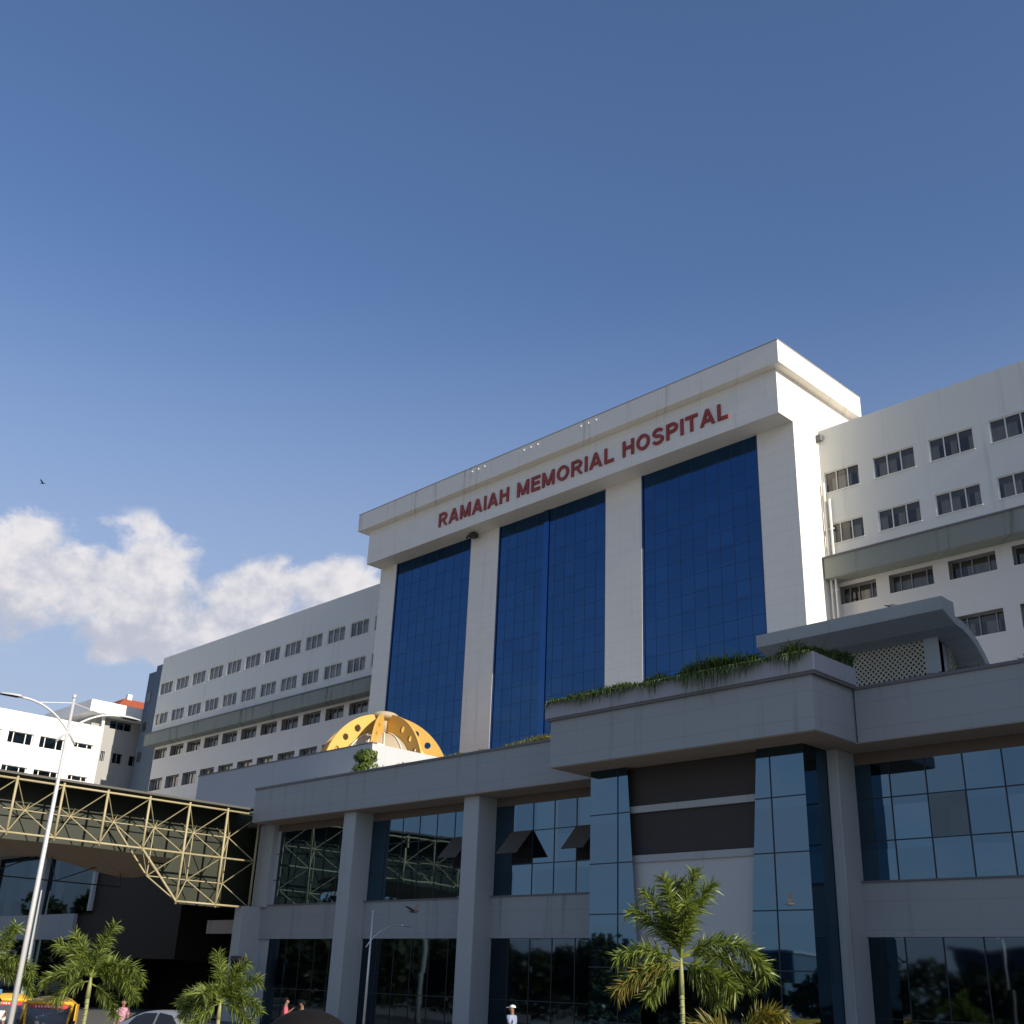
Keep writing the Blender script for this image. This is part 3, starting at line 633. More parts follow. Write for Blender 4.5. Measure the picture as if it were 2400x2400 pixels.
inn_.tube([nodes[IL - 2], (XI, (ys[IL - 1] + ys[IL]) / 2, (zm + zl) / 2)], .055, 6, False)
inn_.tube([(XI, (ys[IL - 1] + ys[IL]) / 2, (zm + zl) / 2), (XF, ys[IL], zl)], .045, 6, False)
for n_ in nodes: inn_.ball(n_, .09, 8, 6)
br(web, 'diagonal_bracing', 'truss', True); br(inn_, 'inner_lattice', 'truss', True)
M['sheet'] = plain('green translucent cladding', (.015, .021, .009), .5, 0, .3, .6)
M['sheetroof'] = plain('bridge roof sheet', (.07, .07, .06), .6)
M['drape'] = paint('beige ceiling cloth', (.38, .31, .23), .12, None, .3, .95)
b = B(); b.quad((-64.5, 20.6, zm - .2), (-64.5, 39.6, zm - .2), (-64.5, 39.6, 9.74), (-64.5, 20.6, 9.74)); b.add([(-64.5, 32.2, zm - .2), (-64.5, 34.9, zl), (-64.5, 39.6, zl), (-64.5, 39.6, zm - .2)], [(0, 1, 2, 3)]); b.quad((-69.6, 20.6, zm), (-64.5, 20.6, zm), (-64.5, 20.6, 9.74), (-69.6, 20.6, 9.74)); br(b, 'cladding_sheet', 'sheet')
b = B()
for k in range(12):   # shallow arched roof
    a0, a1 = k / 12, (k + 1) / 12; f = lambda t: (-62.15 - 7.6 * t, 9.76 - .25 * t)
    (xa, za), (xb, zb) = f(a0), f(a1); b.quad((xa, 20.4, za), (xa, 38.2, za), (xb, 38.2, zb), (xb, 20.4, zb))
b.box(-62.2, -62.1, 20.4, 37.5, 9.66, 9.78); br(b, 'roof_sheet', 'sheetroof')
b = B(); b.quad((-69.6, 20.6, zm), (-69.6, 38.4, zm), (-69.6, 38.4, 9.5), (-69.6, 20.6, 9.5)); br(b, 'far_side_sheet', 'sheet')
b = B(); NY, NXX = 30, 8      # sagging cloth under the deck
for i in range(NY + 1):
    yy = 20.6 + 13.2 * i / NY
    for j in range(NXX + 1):
        t = j / NXX; sag = -.35 * math.sin(math.pi * t) - .28 * (math.sin(yy * .62) * .5 + .5) * (.3 + t) - .25 * t - .35 * t * max(0, (yy - 28.5) / 5)
        b.v.append((-63.7 - 5.9 * t, yy, 6.55 + sag))
for i in range(NY):
    for j in range(NXX): q = i * (NXX + 1) + j; b.f.append((q, q + 1, q + NXX + 2, q + NXX + 1))
br(b, 'ceiling_cloth', 'drape', True)
b = B()
for k in range(3): yy = 23 + k * 4.2; b.tube([(-66, yy, 6.3), (-69.6, yy + 2.1, 5.0), (-69.6, yy - 2.1, 5.0), (-66, yy, 6.3)], .035, 6, False); b.tube([(-69.6, yy - 2.1, 5.0), (-69.6, yy + 2.1, 5.0)], .04, 6, False)
br(b, 'under_frame', 'mull')
b = B(); b.tube([(-68.5, 21.2, ZB), (-68.5, 21.2, 6.6)], .22, 10)
br(b, 'support_column', 'column', True)

# ------------------------------------------------------------ yellow ribbed dome on the roof
DM = thing('rooftop_dome', (-63.7, 48.5, 12.9 + C), 'yellow arched fins with round holes over a beige dome on the roof', 'dome')
M['yellow'] = plain('yellow painted fin', (.60, .37, .085), .5, 0, .08)
M['domecloth'] = paint('beige dome panel', (.40, .34, .24), .06, None, .1, .8)
RO, RI = 4.95, 3.75
for k in range(8):
    outer = [(RO * math.cos(R(a)), RO * 1.0 * math.sin(R(a))) for a in range(0, 85, 4)] + [(.55, RO * .995), (.55, RI * .97)] + [(RI * math.cos(R(a)) + .0, RI * .96 * math.sin(R(a))) for a in range(80, -1, -4)]
    hs = []
    for a, rr in ((12, .17), (27, .2), (42, .24), (58, .27)):
        rc = (RO + RI) / 2; cx, cz = rc * math.cos(R(a)), rc * .985 * math.sin(R(a))
        hs.append([(cx + rr * math.cos(q * .5236), cz + rr * math.sin(q * .5236)) for q in range(12)][::-1])
    f = flat('fin', outer, hs, .16, M['yellow'], DM); f.rotation_euler = (R(90), 0, R(-47 + 45 * k))
b = MB()
for i in range(17):
    for j in range(33):
        a, t = 2 * math.pi * j / 32, math.pi / 2 * i / 16; b.v.append((3.85 * math.cos(a) * math.cos(t), 3.85 * math.sin(a) * math.cos(t), 3.6 * math.sin(t)))
for i in range(16):
    for j in range(32): q = i * 33 + j; b.f.append((q, q + 1, q + 34, q + 33))
b.build('dome_shell', M['domecloth'], DM, smooth=True)
for k in range(16):
    a = R(-47 + 22.5 * k + 11.25); b = MB(); b.tube([(3.9 * math.cos(a) * math.cos(t), 3.9 * math.sin(a) * math.cos(t), 3.65 * math.sin(t)) for t in [R(7 * q) for q in range(12)]], .045, 6, False)
    b.build('rib', M['white'], DM, smooth=True)
b = MB(); b.ball((0, 0, 4.85), 1.0, 20, 8, .38); b.tube([(0, 0, 3.6), (0, 0, 4.8)], .5, 16); b.build('hub_cap', M['domecloth'], DM, smooth=True)
b = MB(); b.ball((3.0, -2.6, 1.3), .85, 18, 10); b.build('white_globe', M['whitewall'], DM, smooth=True)

# ------------------------------------------------------------ planting
M['palm'] = leafmat('palm leaflets', [(.05, .08, .016), (.13, .18, .035), (.25, .30, .06), (.095, .135, .03)])
M['palmy'] = leafmat('yellowing palm leaflets', [(.10, .12, .02), (.24, .22, .05), (.28, .19, .05), (.13, .14, .03)])
M['shrub'] = leafmat('shrub leaves', [(.05, .09, .015), (.10, .15, .02), (.16, .19, .03)], .25)
M['grassd'] = leafmat('trailing grass', [(.025, .06, .012), (.05, .10, .02), (.09, .13, .03)], .25)
M['hedge'] = leafmat('yellow green hedge leaves', [(.12, .15, .03), (.26, .27, .06), (.36, .33, .10)], .25)
M['flower'] = leafmat('pink flowers', [(.35, .16, .12), (.45, .28, .22), (.12, .12, .05)], .2)
M['stem'] = plain('palm stem', (.24, .25, .10), .6, 0, .2)
M['orange'] = plain('palm fruit', (.50, .10, .03), .5)
def frond(rng, L, az, el0, droop, dens=1.0, ll=.42, yellow=False):
    """one plumose frond: curved midrib with leaflets standing out all round it"""
    b = MB(); n = 16; p = Vector((0, 0, 0)); pts = [p.copy()]; dirs = []; el_ = el0; az_ = az
    for i in range(n):
        e = R(el_); d_ = Vector((math.cos(e) * math.cos(R(az_)), math.cos(e) * math.sin(R(az_)), math.sin(e))); p = p + d_ * L / n; pts.append(p.copy()); dirs.append(d_)
        el_ -= droop / n * (1 + i / n * 1.2); az_ += rng.uniform(-1, 1) * 1.2
    b.tube(pts, [.028 * (1 - .8 * i / n) * (L / 1.8) + .004 for i in range(n + 1)], 6)
    m = int(L * 260 * dens)
    for k in range(m):
        t = .14 + .86 * k / m; i = min(n - 1, int(t * n)); q = pts[i].lerp(pts[i + 1], t * n - i); d_ = dirs[i]
        side = d_.cross(Vector((0, 0, 1))).normalized(); up = side.cross(d_)
        w = rng.uniform(0, 2 * math.pi); w = w if rng.random() < .45 else (rng.choice([0, math.pi]) + rng.gauss(.25, .4) * 1)
        rad = side * math.cos(w) + up * math.sin(w); fwd = rng.uniform(.35, .9)
        l = ll * (min(1, t * 2.6) ** .6) * (1.05 - .3 * t) * rng.uniform(.7, 1.15); dr = (rad + d_ * fwd).normalized()
        wd = dr.cross(Vector((rng.uniform(-1, 1), rng.uniform(-1, 1), rng.uniform(-1, 1)))).normalized() * (.0125 * rng.uniform(.8, 1.3))
        mid = q + dr * l * .5; tip = q + dr * l + Vector((0, 0, -l * rng.uniform(.02, .28)))
        b.add([q - wd * .5, q + wd * .5, mid + wd, tip, mid - wd], [(0, 1, 2, 4), (4, 2, 3)])
    return b
def palm(loc, label, hub, fronds, seed, ll=.42, trunk_r=.09, fruit=None):
    rng = random.Random(seed); z0 = gz(loc[0], loc[1]); T = thing('palm_tree', (loc[0], loc[1], z0), label, 'palm tree', 'young palms planted along the forecourt')
    b = MB(); hz = hub; b.tube([(0, 0, -.05), (.02, 0, hz * .3), (0, .02, hz * .65), (0, 0, hz * .8)], [trunk_r * 1.25, trunk_r, trunk_r * .9, trunk_r * .95], 12)
    for k in range(int(hz * .8 / .14)): b.tube([(0, 0, k * .14), (0, 0, k * .14 + .02)], [trunk_r * 1.2] * 2, 12)
    b.build('trunk', M['stem'], T, smooth=True)
    c = MB(); c.tube([(0, 0, hz * .78), (0, 0, hz * .9), (0, 0, hz + .12)], [trunk_r * 1.15, trunk_r * 1.0, trunk_r * .3], 12); c.build('crownshaft', M['stem'], T, smooth=True)
    for fr in fronds:
        L, az, e0, dr = fr[:4]; f = frond(rng, L, az, e0, dr, 1.0, ll).build('frond', M['palmy' if len(fr) > 4 and fr[4] else 'palm'], T)
        f.location = (0, 0, hz + (fr[5] if len(fr) > 5 else 0))
    if fruit:
        b = MB()
        for k in range(40): b.ball((fruit[0] + rng.gauss(0, .07), fruit[1] + rng.gauss(0, .07), fruit[2] + rng.gauss(0, .13)), .03, 5, 4)
        b.build('fruit_cluster', M['orange'], T)
    return T
# azimuth 44 = towards the right of the picture, 224 = left, 314 = to the viewer, 134 = away
palm((-14.9, 19.3), 'largest palm, bright green plumes in front of the blue bay glass', 3.15,
     [(1.72, 50, 88, 16), (1.6, 58, 80, 26), (1.55, 224, 84, 10), (1.45, 222, 72, 20), (1.35, 215, 60, 30), (1.55, 140, 84, 16), (2.05, 44, 36, 74), (1.65, 58, 16, 58), (1.2, 30, -6, 30, 0, -.1), (1.35, 228, 26, 40, 0, -.1), (1.1, 228, 2, 30, 0, -.12), (1.45, 230, -6, 26, 1, -.15),
      (1.1, 55, -30, 22, 0, -.1), (.95, 228, -30, 20, 0, -.15), (1.3, 320, 70, 30)], 3, .44, .05, (.24, .22, 1.1))
palm((-12.5, 17.75), 'low palm with yellowed fronds cut by the lower picture edge', 1.72,
     [(1.2, 44, 44, 80, 1), (1.0, 30, 62, 50, 1), (.85, 220, 52, 60, 1), (1.1, 70, 40, 70, 0), (1.0, 44, 16, 50, 1)], 5, .44, .055)
palm((-30.0, 14.05), 'palm in front of the yellow auto rickshaws', 2.3,
     [(1.35, 58, 84, 18), (1.3, 226, 58, 34), (1.2, 220, 70, 20), (1.6, 44, 46, 78), (1.5, 36, 26, 70), (1.45, 44, 10, 50), (1.3, 228, 22, 50), (1.1, 300, 40, 60), (1.3, 134, 50, 50), (1.1, 60, -20, 40, 0, -.15), (1.0, 228, -6, 40, 0, -.1)], 8, .42, .055)
palm((-28.5, 17.05), 'short bright palm in front of the silver car', 1.8,
     [(1.25, 215, 86, 12), (1.2, 60, 76, 24), (1.25, 225, 40, 72), (1.2, 44, 56, 40), (1.2, 46, 28, 60), (1.1, 228, 8, 50), (1.1, 300, 44, 50), (1.0, 40, -6, 40), (1.1, 120, 44, 50), (.9, 240, -25, 30)], 11, .42, .055)
palm((-31.6, 12.0), 'palm at the left picture edge with only its frond tips showing', 2.3,
     [(1.45, 44, 50, 85), (1.4, 60, 15, 60), (1.4, 224, 60, 50), (1.3, 30, 75, 20), (1.3, 134, 40, 60), (1.3, 300, 30, 60), (1.3, 240, 10, 60)], 13, .42, .055)

def tuft_strip(name, x0, x1, y0, y1, z, h, n, m, label, seed, hang=0.0, kind='grass', lumps=6.0, spread=.25):
    rng = random.Random(seed); b = MB(C)
    for k in range(n):
        x, y_ = rng.uniform(x0, x1), rng.uniform(y0, y1); lump = .35 + .9 * (math.sin(x * 2.1 + math.sin(x * .9) * 2 + y_) * .5 + .5) * (math.sin(x * .53 + 1.7) * .35 + .65)
        hh = h * lump * rng.uniform(.4, 1.15); a = rng.uniform(0, 6.28); lean = Vector((math.cos(a), math.sin(a), 0)) * hh * rng.uniform(.2, 1.0)
        if hang and rng.random() < hang: p0 = Vector((x, y0 - .02, z)); mid = p0 + Vector((lean.x * .3, -.12, .08)); tip = mid + Vector((lean.x * .4, -.08, -hh * rng.uniform(.6, 1.8)))
        else: p0 = Vector((x, y_, z)); mid = p0 + lean * .35 + Vector((0, 0, hh * .65)); tip = p0 + lean + Vector((0, 0, hh * rng.uniform(.6, 1.0)))
        w = Vector((math.sin(a), -math.cos(a), 0)) * rng.uniform(.012, .03)
        b.add([p0 - w, p0 + w, mid + w, tip, mid - w], [(0, 1, 2, 4), (4, 2, 3)])
    o = b.build(name, M[m]); tag(o, label, kind, None, 'stuff'); return o
tuft_strip('trailing_grass', -33.8, -20.6, 34.62, 35.3, 11.66, .62, 6500, 'grassd', 'dark green grass trailing over the planter above the projecting bay', 21, .16)
t_ = tuft_strip('side_planter_grass', -20.95, -20.5, 34.7, 37.4, 11.66, .75, 2200, 'grassd', 'tall grass at the corner return of the bay planter', 22, .0)
tuft_strip('roof_edge_plants', -20.0, -8.2, 37.75, 38.4, 10.9, .34, 3200, 'grassd', 'low green plants along the roof edge at the right', 23, .0, 'plants')
tuft_strip('yellow_hedge', -44.8, -34.2, 37.8, 38.4, 10.9, .42, 3600, 'hedge', 'low yellow green hedge along the roof edge below the blue glass', 24, .0, 'plants')
tuft_strip('pink_flower_bed', -50.5, -44.5, 37.8, 38.3, 10.88, .26, 900, 'flower', 'pinkish flowers along the roof edge beside the hedge', 25, .0, 'plants')
tuft_strip('roof_weeds', -56.5, -50.6, 37.8, 38.2, 10.88, .3, 260, 'grassd', 'sparse dark weeds in front of the white enclosure side', 26, .0, 'plants')
SHB = thing('clipped_shrub', (-51.9, 38.4, 10.8 + C), 'round clipped yellow green shrub on the roof edge in front of the white wall', 'shrub')
rng = random.Random(4); b = MB()
for (cx, cz, rr, n) in ((0, 1.15, .62, 1100), (.1, .35, .72, 1000)):
    for k in range(n):
        v = Vector((rng.gauss(0, 1), rng.gauss(0, 1), rng.gauss(0, 1))).normalized(); rad = rr * rng.uniform(.72, 1.05) * (1 + .12 * math.sin(v.x * 7 + v.z * 5)); p = Vector((cx, 0, cz)) + Vector((v.x * rad * 1.15, v.y * rad, v.z * rad * .72))
        u = v.cross(Vector((rng.uniform(-1, 1), rng.uniform(-1, 1), rng.uniform(-1, 1)))).normalized() * .05; w = v.cross(u).normalized() * .09 + v * .03
        b.add([p - u, p + w, p + u, p - w], [(0, 1, 2, 3)])
b.build('foliage', M['shrub'], SHB)
b = MB(); b.tube([(0, 0, 0), (0, 0, 1.1)], .05, 6); b.build('stem', M['stem'], SHB)

# ------------------------------------------------------------ street lamps
def lamp_head(b, base, dirn, L=.62):
    bx = Vector(base); d_ = Vector(dirn).normalized(); s_ = d_.cross(Vector((0, 0, 1))).normalized(); u = s_.cross(d_)
    prof = [(0, .05, .03), (.12, .11, .045), (.5, .13, .04), (1.0, .10, .018)]
    n = len(b.v)
    for t, w, h in prof:
        c = bx + d_ * L * t
        b.v += [tuple(c - s_ * w - u * .01), tuple(c + s_ * w - u * .01), tuple(c + s_ * w * .7 + u * h), tuple(c - s_ * w * .7 + u * h)]
    for i in range(3):
        q = n + 4 * i
        for j in range(4): b.f.append((q + j, q + (j + 1) % 4, q + 4 + (j + 1) % 4, q + 4 + j))
    b.f.append((n + 3, n + 2, n + 1, n)); b.f.append((n + 12, n + 13, n + 14, n + 15))
def street_lamp(loc, H_, label, arms, r0=.085, joint=None):
    T = thing('street_lamp', (loc[0], loc[1], 0), label, 'street lamp', None); J = joint
    b = MB(); b.tube([(0, 0, 0), (0, 0, H_ * .5), (0, 0, H_)], [r0, r0 * .8, r0 * .52], 12); b.tube([(0, 0, H_), (0, 0, H_ + .1)], r0 * .66, 8); b.tube([(0, 0, .03), (0, 0, .06)], .2, 12); b.build('pole', M['metal'], T, smooth=True)
    for (dx, dy, L, rise) in arms:
        d_ = Vector((dx, dy, 0)); b = MB(); pts = []
        for k in range(13):
            t = k / 12; pts.append(tuple(d_ * (L * .74 * t) + Vector((0, 0, J + rise * (1 - (1 - t) ** 2.2)))))
        b.tube([tuple(d_ * -.25 + Vector((0, 0, J - .32)))] + pts, [r0 * .42] * 14, 8); b.build('arm', M['metal'], T, smooth=True)
        h = MB(); lamp_head(h, pts[-1], d_ + Vector((0, 0, -.02)), L * .31); hd = h.build('lamp_head', M['metal'], T)
        l = MB(); e = Vector(pts[-1]); s_ = d_.cross(Vector((0, 0, 1))) * .1
        p, q = e + d_ * L * .05 - Vector((0, 0, .02)), e + d_ * L * .29 - Vector((0, 0, .025)); l.quad(p - s_, q - s_, q + s_, p + s_); l.build('lens', M['dark'], hd)
    if len(arms) > 1:
        for (dx, dy, L, rise) in arms:
            b = MB(); b.tube([(0, 0, H_ - .12), (dx * L * .5, dy * L * .5, J + rise * .93)], .012, 5); b.build('stay_wire', M['metal'], T)
    return T
street_lamp((-28.8, 11.7), 6.6 + C, 'tall double-armed street lamp at the left in front of the footbridge', [(0, -1, 1.8, .62), (0, 1, 1.8, .62)], .074, 5.75 + C)
street_lamp((-45.6, 35.0), 3.2 + C, 'small single-armed street lamp in front of the podium columns', [(0, 1, 2.4, .78)], .07, 1.95 + C)

# ------------------------------------------------------------ vehicles
M['autoy'] = plain('auto yellow', (.72, .42, .035), .4); M['autog'] = plain('auto green', (.015, .16, .06), .4); M['tyre'] = plain('rubber', (.02, .02, .02), .8)
M['silver'] = plain('silver car paint', (.42, .43, .44), .28, .6); M['carglass'] = plain('car glass', (.015, .018, .02), .05, 0, .1, 4, .8)
M['wglass'] = plain('windscreen', (.07, .075, .085), .12, 0, .5, 3, .8); M['strip'] = plain('red windscreen strip', (.55, .04, .03), .5); M['chrome'] = plain('chrome', (.6, .6, .6), .15, 1)
M['stripp'] = plain('pale lettering', (.75, .45, .4), .5); M['seat'] = plain('seat vinyl', (.05, .035, .03), .6)
def wheel(b_, T, x, y_, r, w, rim='metal'):
    b = MB(); b.tube([(x, y_ - w / 2, r), (x, y_ + w / 2, r)], r, 20); o = b.build('wheel', M['tyre'], T)
    b = MB(); b.tube([(x, y_ - w / 2 - .01, r), (x, y_ + w / 2 + .01, r)], r * .58, 16); b.build('rim', M[rim], o)
def auto(loc, rz, label, blue=False):
    """three-wheeled auto rickshaw; local +X is forwards"""
    T = thing('auto_rickshaw', (loc[0], loc[1], 0), label, 'auto rickshaw', 'auto rickshaws waiting at the kerb', rz)
    # canopy roof, rounded at front
    xs = [(-1.25, 1.60), (-1.0, 1.70), (-.3, 1.76), (.35, 1.75), (.62, 1.66), (.72, 1.58)]
    b = MB(); n = 9
    for x, z_ in xs:
        for j in range(n):
            t = -1 + 2 * j / (n - 1); b.v.append((x, .62 * t, z_ - .16 * abs(t) ** 3.5))
    for i in range(len(xs) - 1):
        for j in range(n - 1): q = i * n + j; b.f.append((q, q + n, q + n + 1, q + 1))
    o = b.build('canopy', M['autoy'], T, smooth=True); s_ = o.modifiers.new('thickness', 'SOLIDIFY'); s_.thickness = .04
    b = MB(); b.add([(-1.28, -.6, .55), (-1.28, .6, .55), (-1.25, .6, 1.5), (-1.25, -.6, 1.5)], [(0, 1, 2, 3)]); b.box(-1.28, -.45, -.63, -.60, .95, 1.55); b.box(-1.28, -.45, .60, .63, .95, 1.55); b.build('rear_canvas', M['autoy'], T)
    b = MB()
    for s in (-1, 1): b.tube([(.95, s * .52, .85), (.70, s * .60, 1.60)], .035, 6)
    b.tube([(.70, -.6, 1.60), (.70, .6, 1.60)], .05, 8); b.tube([(.96, -.54, .86), (.96, .54, .86)], .045, 8); b.build('windscreen_frame', M['autoy'], T, smooth=True)
    b = MB(); b.quad((.93, -.5, .9), (.93, .5, .9), (.71, .57, 1.56), (.71, -.57, 1.56)); w = b.build('windscreen', M['wglass'], T)
    b = MB(); b.quad((.756, -.48, 1.46), (.756, .48, 1.46), (.727, .5, 1.555), (.727, -.5, 1.555)); b.build('sun_strip', M['strip'], w)
    b = MB(); rg = random.Random(3)
    for k in range(9): y_ = -.36 + .08 * k + rg.uniform(-.01, .01); b.quad((.766, y_, 1.48), (.766, y_ + .05, 1.48), (.748, y_ + .05, 1.535), (.748, y_, 1.535))
    b.build('strip_marks', M['stripp'], w)
    b = MB(); b.prism([(.55, .28), (1.15, .32), (1.22, .55), (1.02, .88), (.75, .88), (.6, .5)], -.42, .42, 'y'); b.build('front_cowl', M['autoy'], T, bevel=.06)
    b = MB(); b.box(-1.3, .55, -.64, -.58, .3, .8); b.box(-1.3, .55, .58, .64, .3, .8); b.box(-1.32, -1.26, -.64, .64, .3, .95); b.box(-1.3, .6, -.58, .58, .26, .32); b.build('body', M['autog'], T, bevel=.03)
    b = MB(); b.box(-1.1, -.6, -.55, .55, .5, .68); b.box(-1.2, -1.05, -.55, .55, .65, 1.15); b.box(-.1, .2, -.3, .3, .55, .68); b.box(-.2, -.1, -.3, .3, .6, 1.0); b.build('seat', M['seat'], T, bevel=.03)
    for s in (-1, 1):
        b = MB(); b.ball((1.15, s * .28, .62), .08, 10, 8); b.build('headlight', M['chrome'], T, smooth=True)
        b = MB(); b.tube([(.85, s * .55, 1.05), (.88, s * .7, 1.1)], .012, 5); b.box(.86, .9, s * .7 - .05, s * .7 + .05, 1.02, 1.18); b.build('mirror', M['dark'], T)
    wheel(b, T, .95, 0, .22, .1); wheel(b, T, -.9, .52, .22, .12); wheel(b, T, -.9, -.52, .22, .12)
    if blue: b = MB(); b.box(.3, .6, -.5, -.2, 1.74, 1.86); b.build('roof_plate', M['bluep'], T)
    return T
M['bluep'] = plain('blue plate', (.10, .32, .55), .5)
auto((-33.3, 14.6), R(-29), 'nearest auto rickshaw with yellow roof and red strip on its windscreen')
auto((-35.8, 14.4), R(-32), 'second auto rickshaw with a blue plate above its windscreen', True)
auto((-37.6, 13.4), R(12), 'rearmost auto rickshaw, its faded yellow hood seen side on')
def car(loc, rz):
    T = thing('parked_car', (loc[0], loc[1], 0), 'silver sedan parked behind the short palm, only its roof showing', 'car', None, rz)
    # stations along length: x, half width, sill z, belt z, (roof z, roof half width)
    st = [(-2.15, .70, .45, .80, .80, .60), (-2.05, .80, .30, .92, .93, .66), (-1.55, .84, .25, .95, .98, .66), (-1.0, .85, .24, .95, 1.30, .58), (-.6, .85, .24, .95, 1.42, .58), (0, .85, .24, .94, 1.46, .58), (.45, .85, .24, .93, 1.40, .57), (1.0, .85, .24, .92, 1.02, .62), (1.25, .84, .24, .90, .95, .66), (1.9, .80, .28, .80, .83, .62), (2.15, .68, .40, .66, .68, .55)]
    b = MB(); n = 10
    for x, w, zs, zb, zr, wr in st:
        ring = [(-w * .96, zs), (-w, (zs + zb) / 2), (-w * .97, zb), (-wr, zr - .05), (-wr * .7, zr), (wr * .7, zr), (wr, zr - .05), (w * .97, zb), (w, (zs + zb) / 2), (w * .96, zs)]
        b.v += [(x, y_, z_) for y_, z_ in ring]
    for i in range(len(st) - 1):
        for j in range(n): q = i * n; b.f.append((q + j, q + (j + 1) % n, q + n + (j + 1) % n, q + n + j))
    b.f.append(tuple(range(n))[::-1]); b.f.append(tuple((len(st) - 1) * n + j for j in range(n)))
    o = b.build('body', M['silver'], T, smooth=True); s_ = o.modifiers.new('smooth', 'SUBSURF'); s_.levels = s_.render_levels = 2
    for s in (-1, 1):
        for pts in ([(-1.0, .99), (-.12, .99), (-.12, 1.36), (-.55, 1.34), (-.82, 1.24)], [(-.04, .99), (.82, .98), (.42, 1.31), (-.04, 1.37)]):
            b = MB(); k = len(pts); b.v = [(x, s * (.855 - (z_ - .95) * .56), z_) for x, z_ in pts]; b.f = [tuple(range(k)) if s < 0 else tuple(range(k))[::-1]]; b.build('side_window', M['carglass'], T)
    b = MB(); b.quad((1.08, -.58, 1.0), (1.08, .58, 1.0), (.55, .5, 1.385), (.55, -.5, 1.385)); b.build('windscreen', M['carglass'], T)
    b = MB(); b.quad((-1.5, -.58, 1.0), (-1.5, .58, 1.0), (-.93, .5, 1.33), (-.93, -.5, 1.33)); b.build('rear_window', M['carglass'], T)
    for x in (-1.3, 1.32):
        for s in (-1, 1): wheel(None, T, x, s * .76, .31, .19)
    for s in (-1, 1):
        b = MB(); b.ball((2.05, s * .58, .62), .13, 10, 8, .6); b.build('headlight', M['chrome'], T, smooth=True)
        b = MB(); b.box(.68, .78, s * .9 - .08, s * .9 + .08, .93, 1.05); b.build('door_mirror', M['silver'], T, bevel=.02)
car((-34.3, 18.9), R(28))

# ------------------------------------------------------------ people
M['skin'] = plain('skin', (.23, .12, .07), .55, 0, .1, 12); M['hair'] = plain('black hair', (.006, .005, .005), .85, 0, .3, 60, .2)
M['cpink'] = plain('pink shirt', (.50, .10, .13), .8); M['cwhite'] = plain('shirt darkened blue for shade', (.24, .29, .42), .8); M['cwhite2'] = plain('white shirt', (.72, .71, .68), .8)  # the blue shirt is darkened in colour to stand in for shade
M['ctrou'] = plain('dark trousers', (.03, .03, .04), .85); M['cbrown'] = plain('brown check shirt', (.20, .13, .10), .8); M['cfloral'] = plain('red and white floral cloth', (.42, .14, .18), .8, 0, 2.6, 9); M['capm'] = plain('white cap', (.7, .7, .7), .8)
def skin(name, verts, edges, rad, m, T, sub=2):
    me = bpy.data.meshes.new(name); me.from_pydata(verts, edges, []); me.update(); o = bpy.data.objects.new(name, me); COL.objects.link(o); o.parent = T
    o.modifiers.new('skin', 'SKIN'); me.skin_vertices or None
    if not me.skin_vertices: 
        bpy.context.view_layer.objects.active = o; bpy.ops.mesh.customdata_skin_add()
    for i, r in enumerate(rad): me.skin_vertices[0].data[i].radius = r if isinstance(r, tuple) else (r, r)
    me.skin_vertices[0].data[0].use_root = True
    s_ = o.modifiers.new('sub', 'SUBSURF'); s_.levels = s_.render_levels = sub; me.materials.append(m)
    for p in me.polygons: p.use_smooth = True
    return o
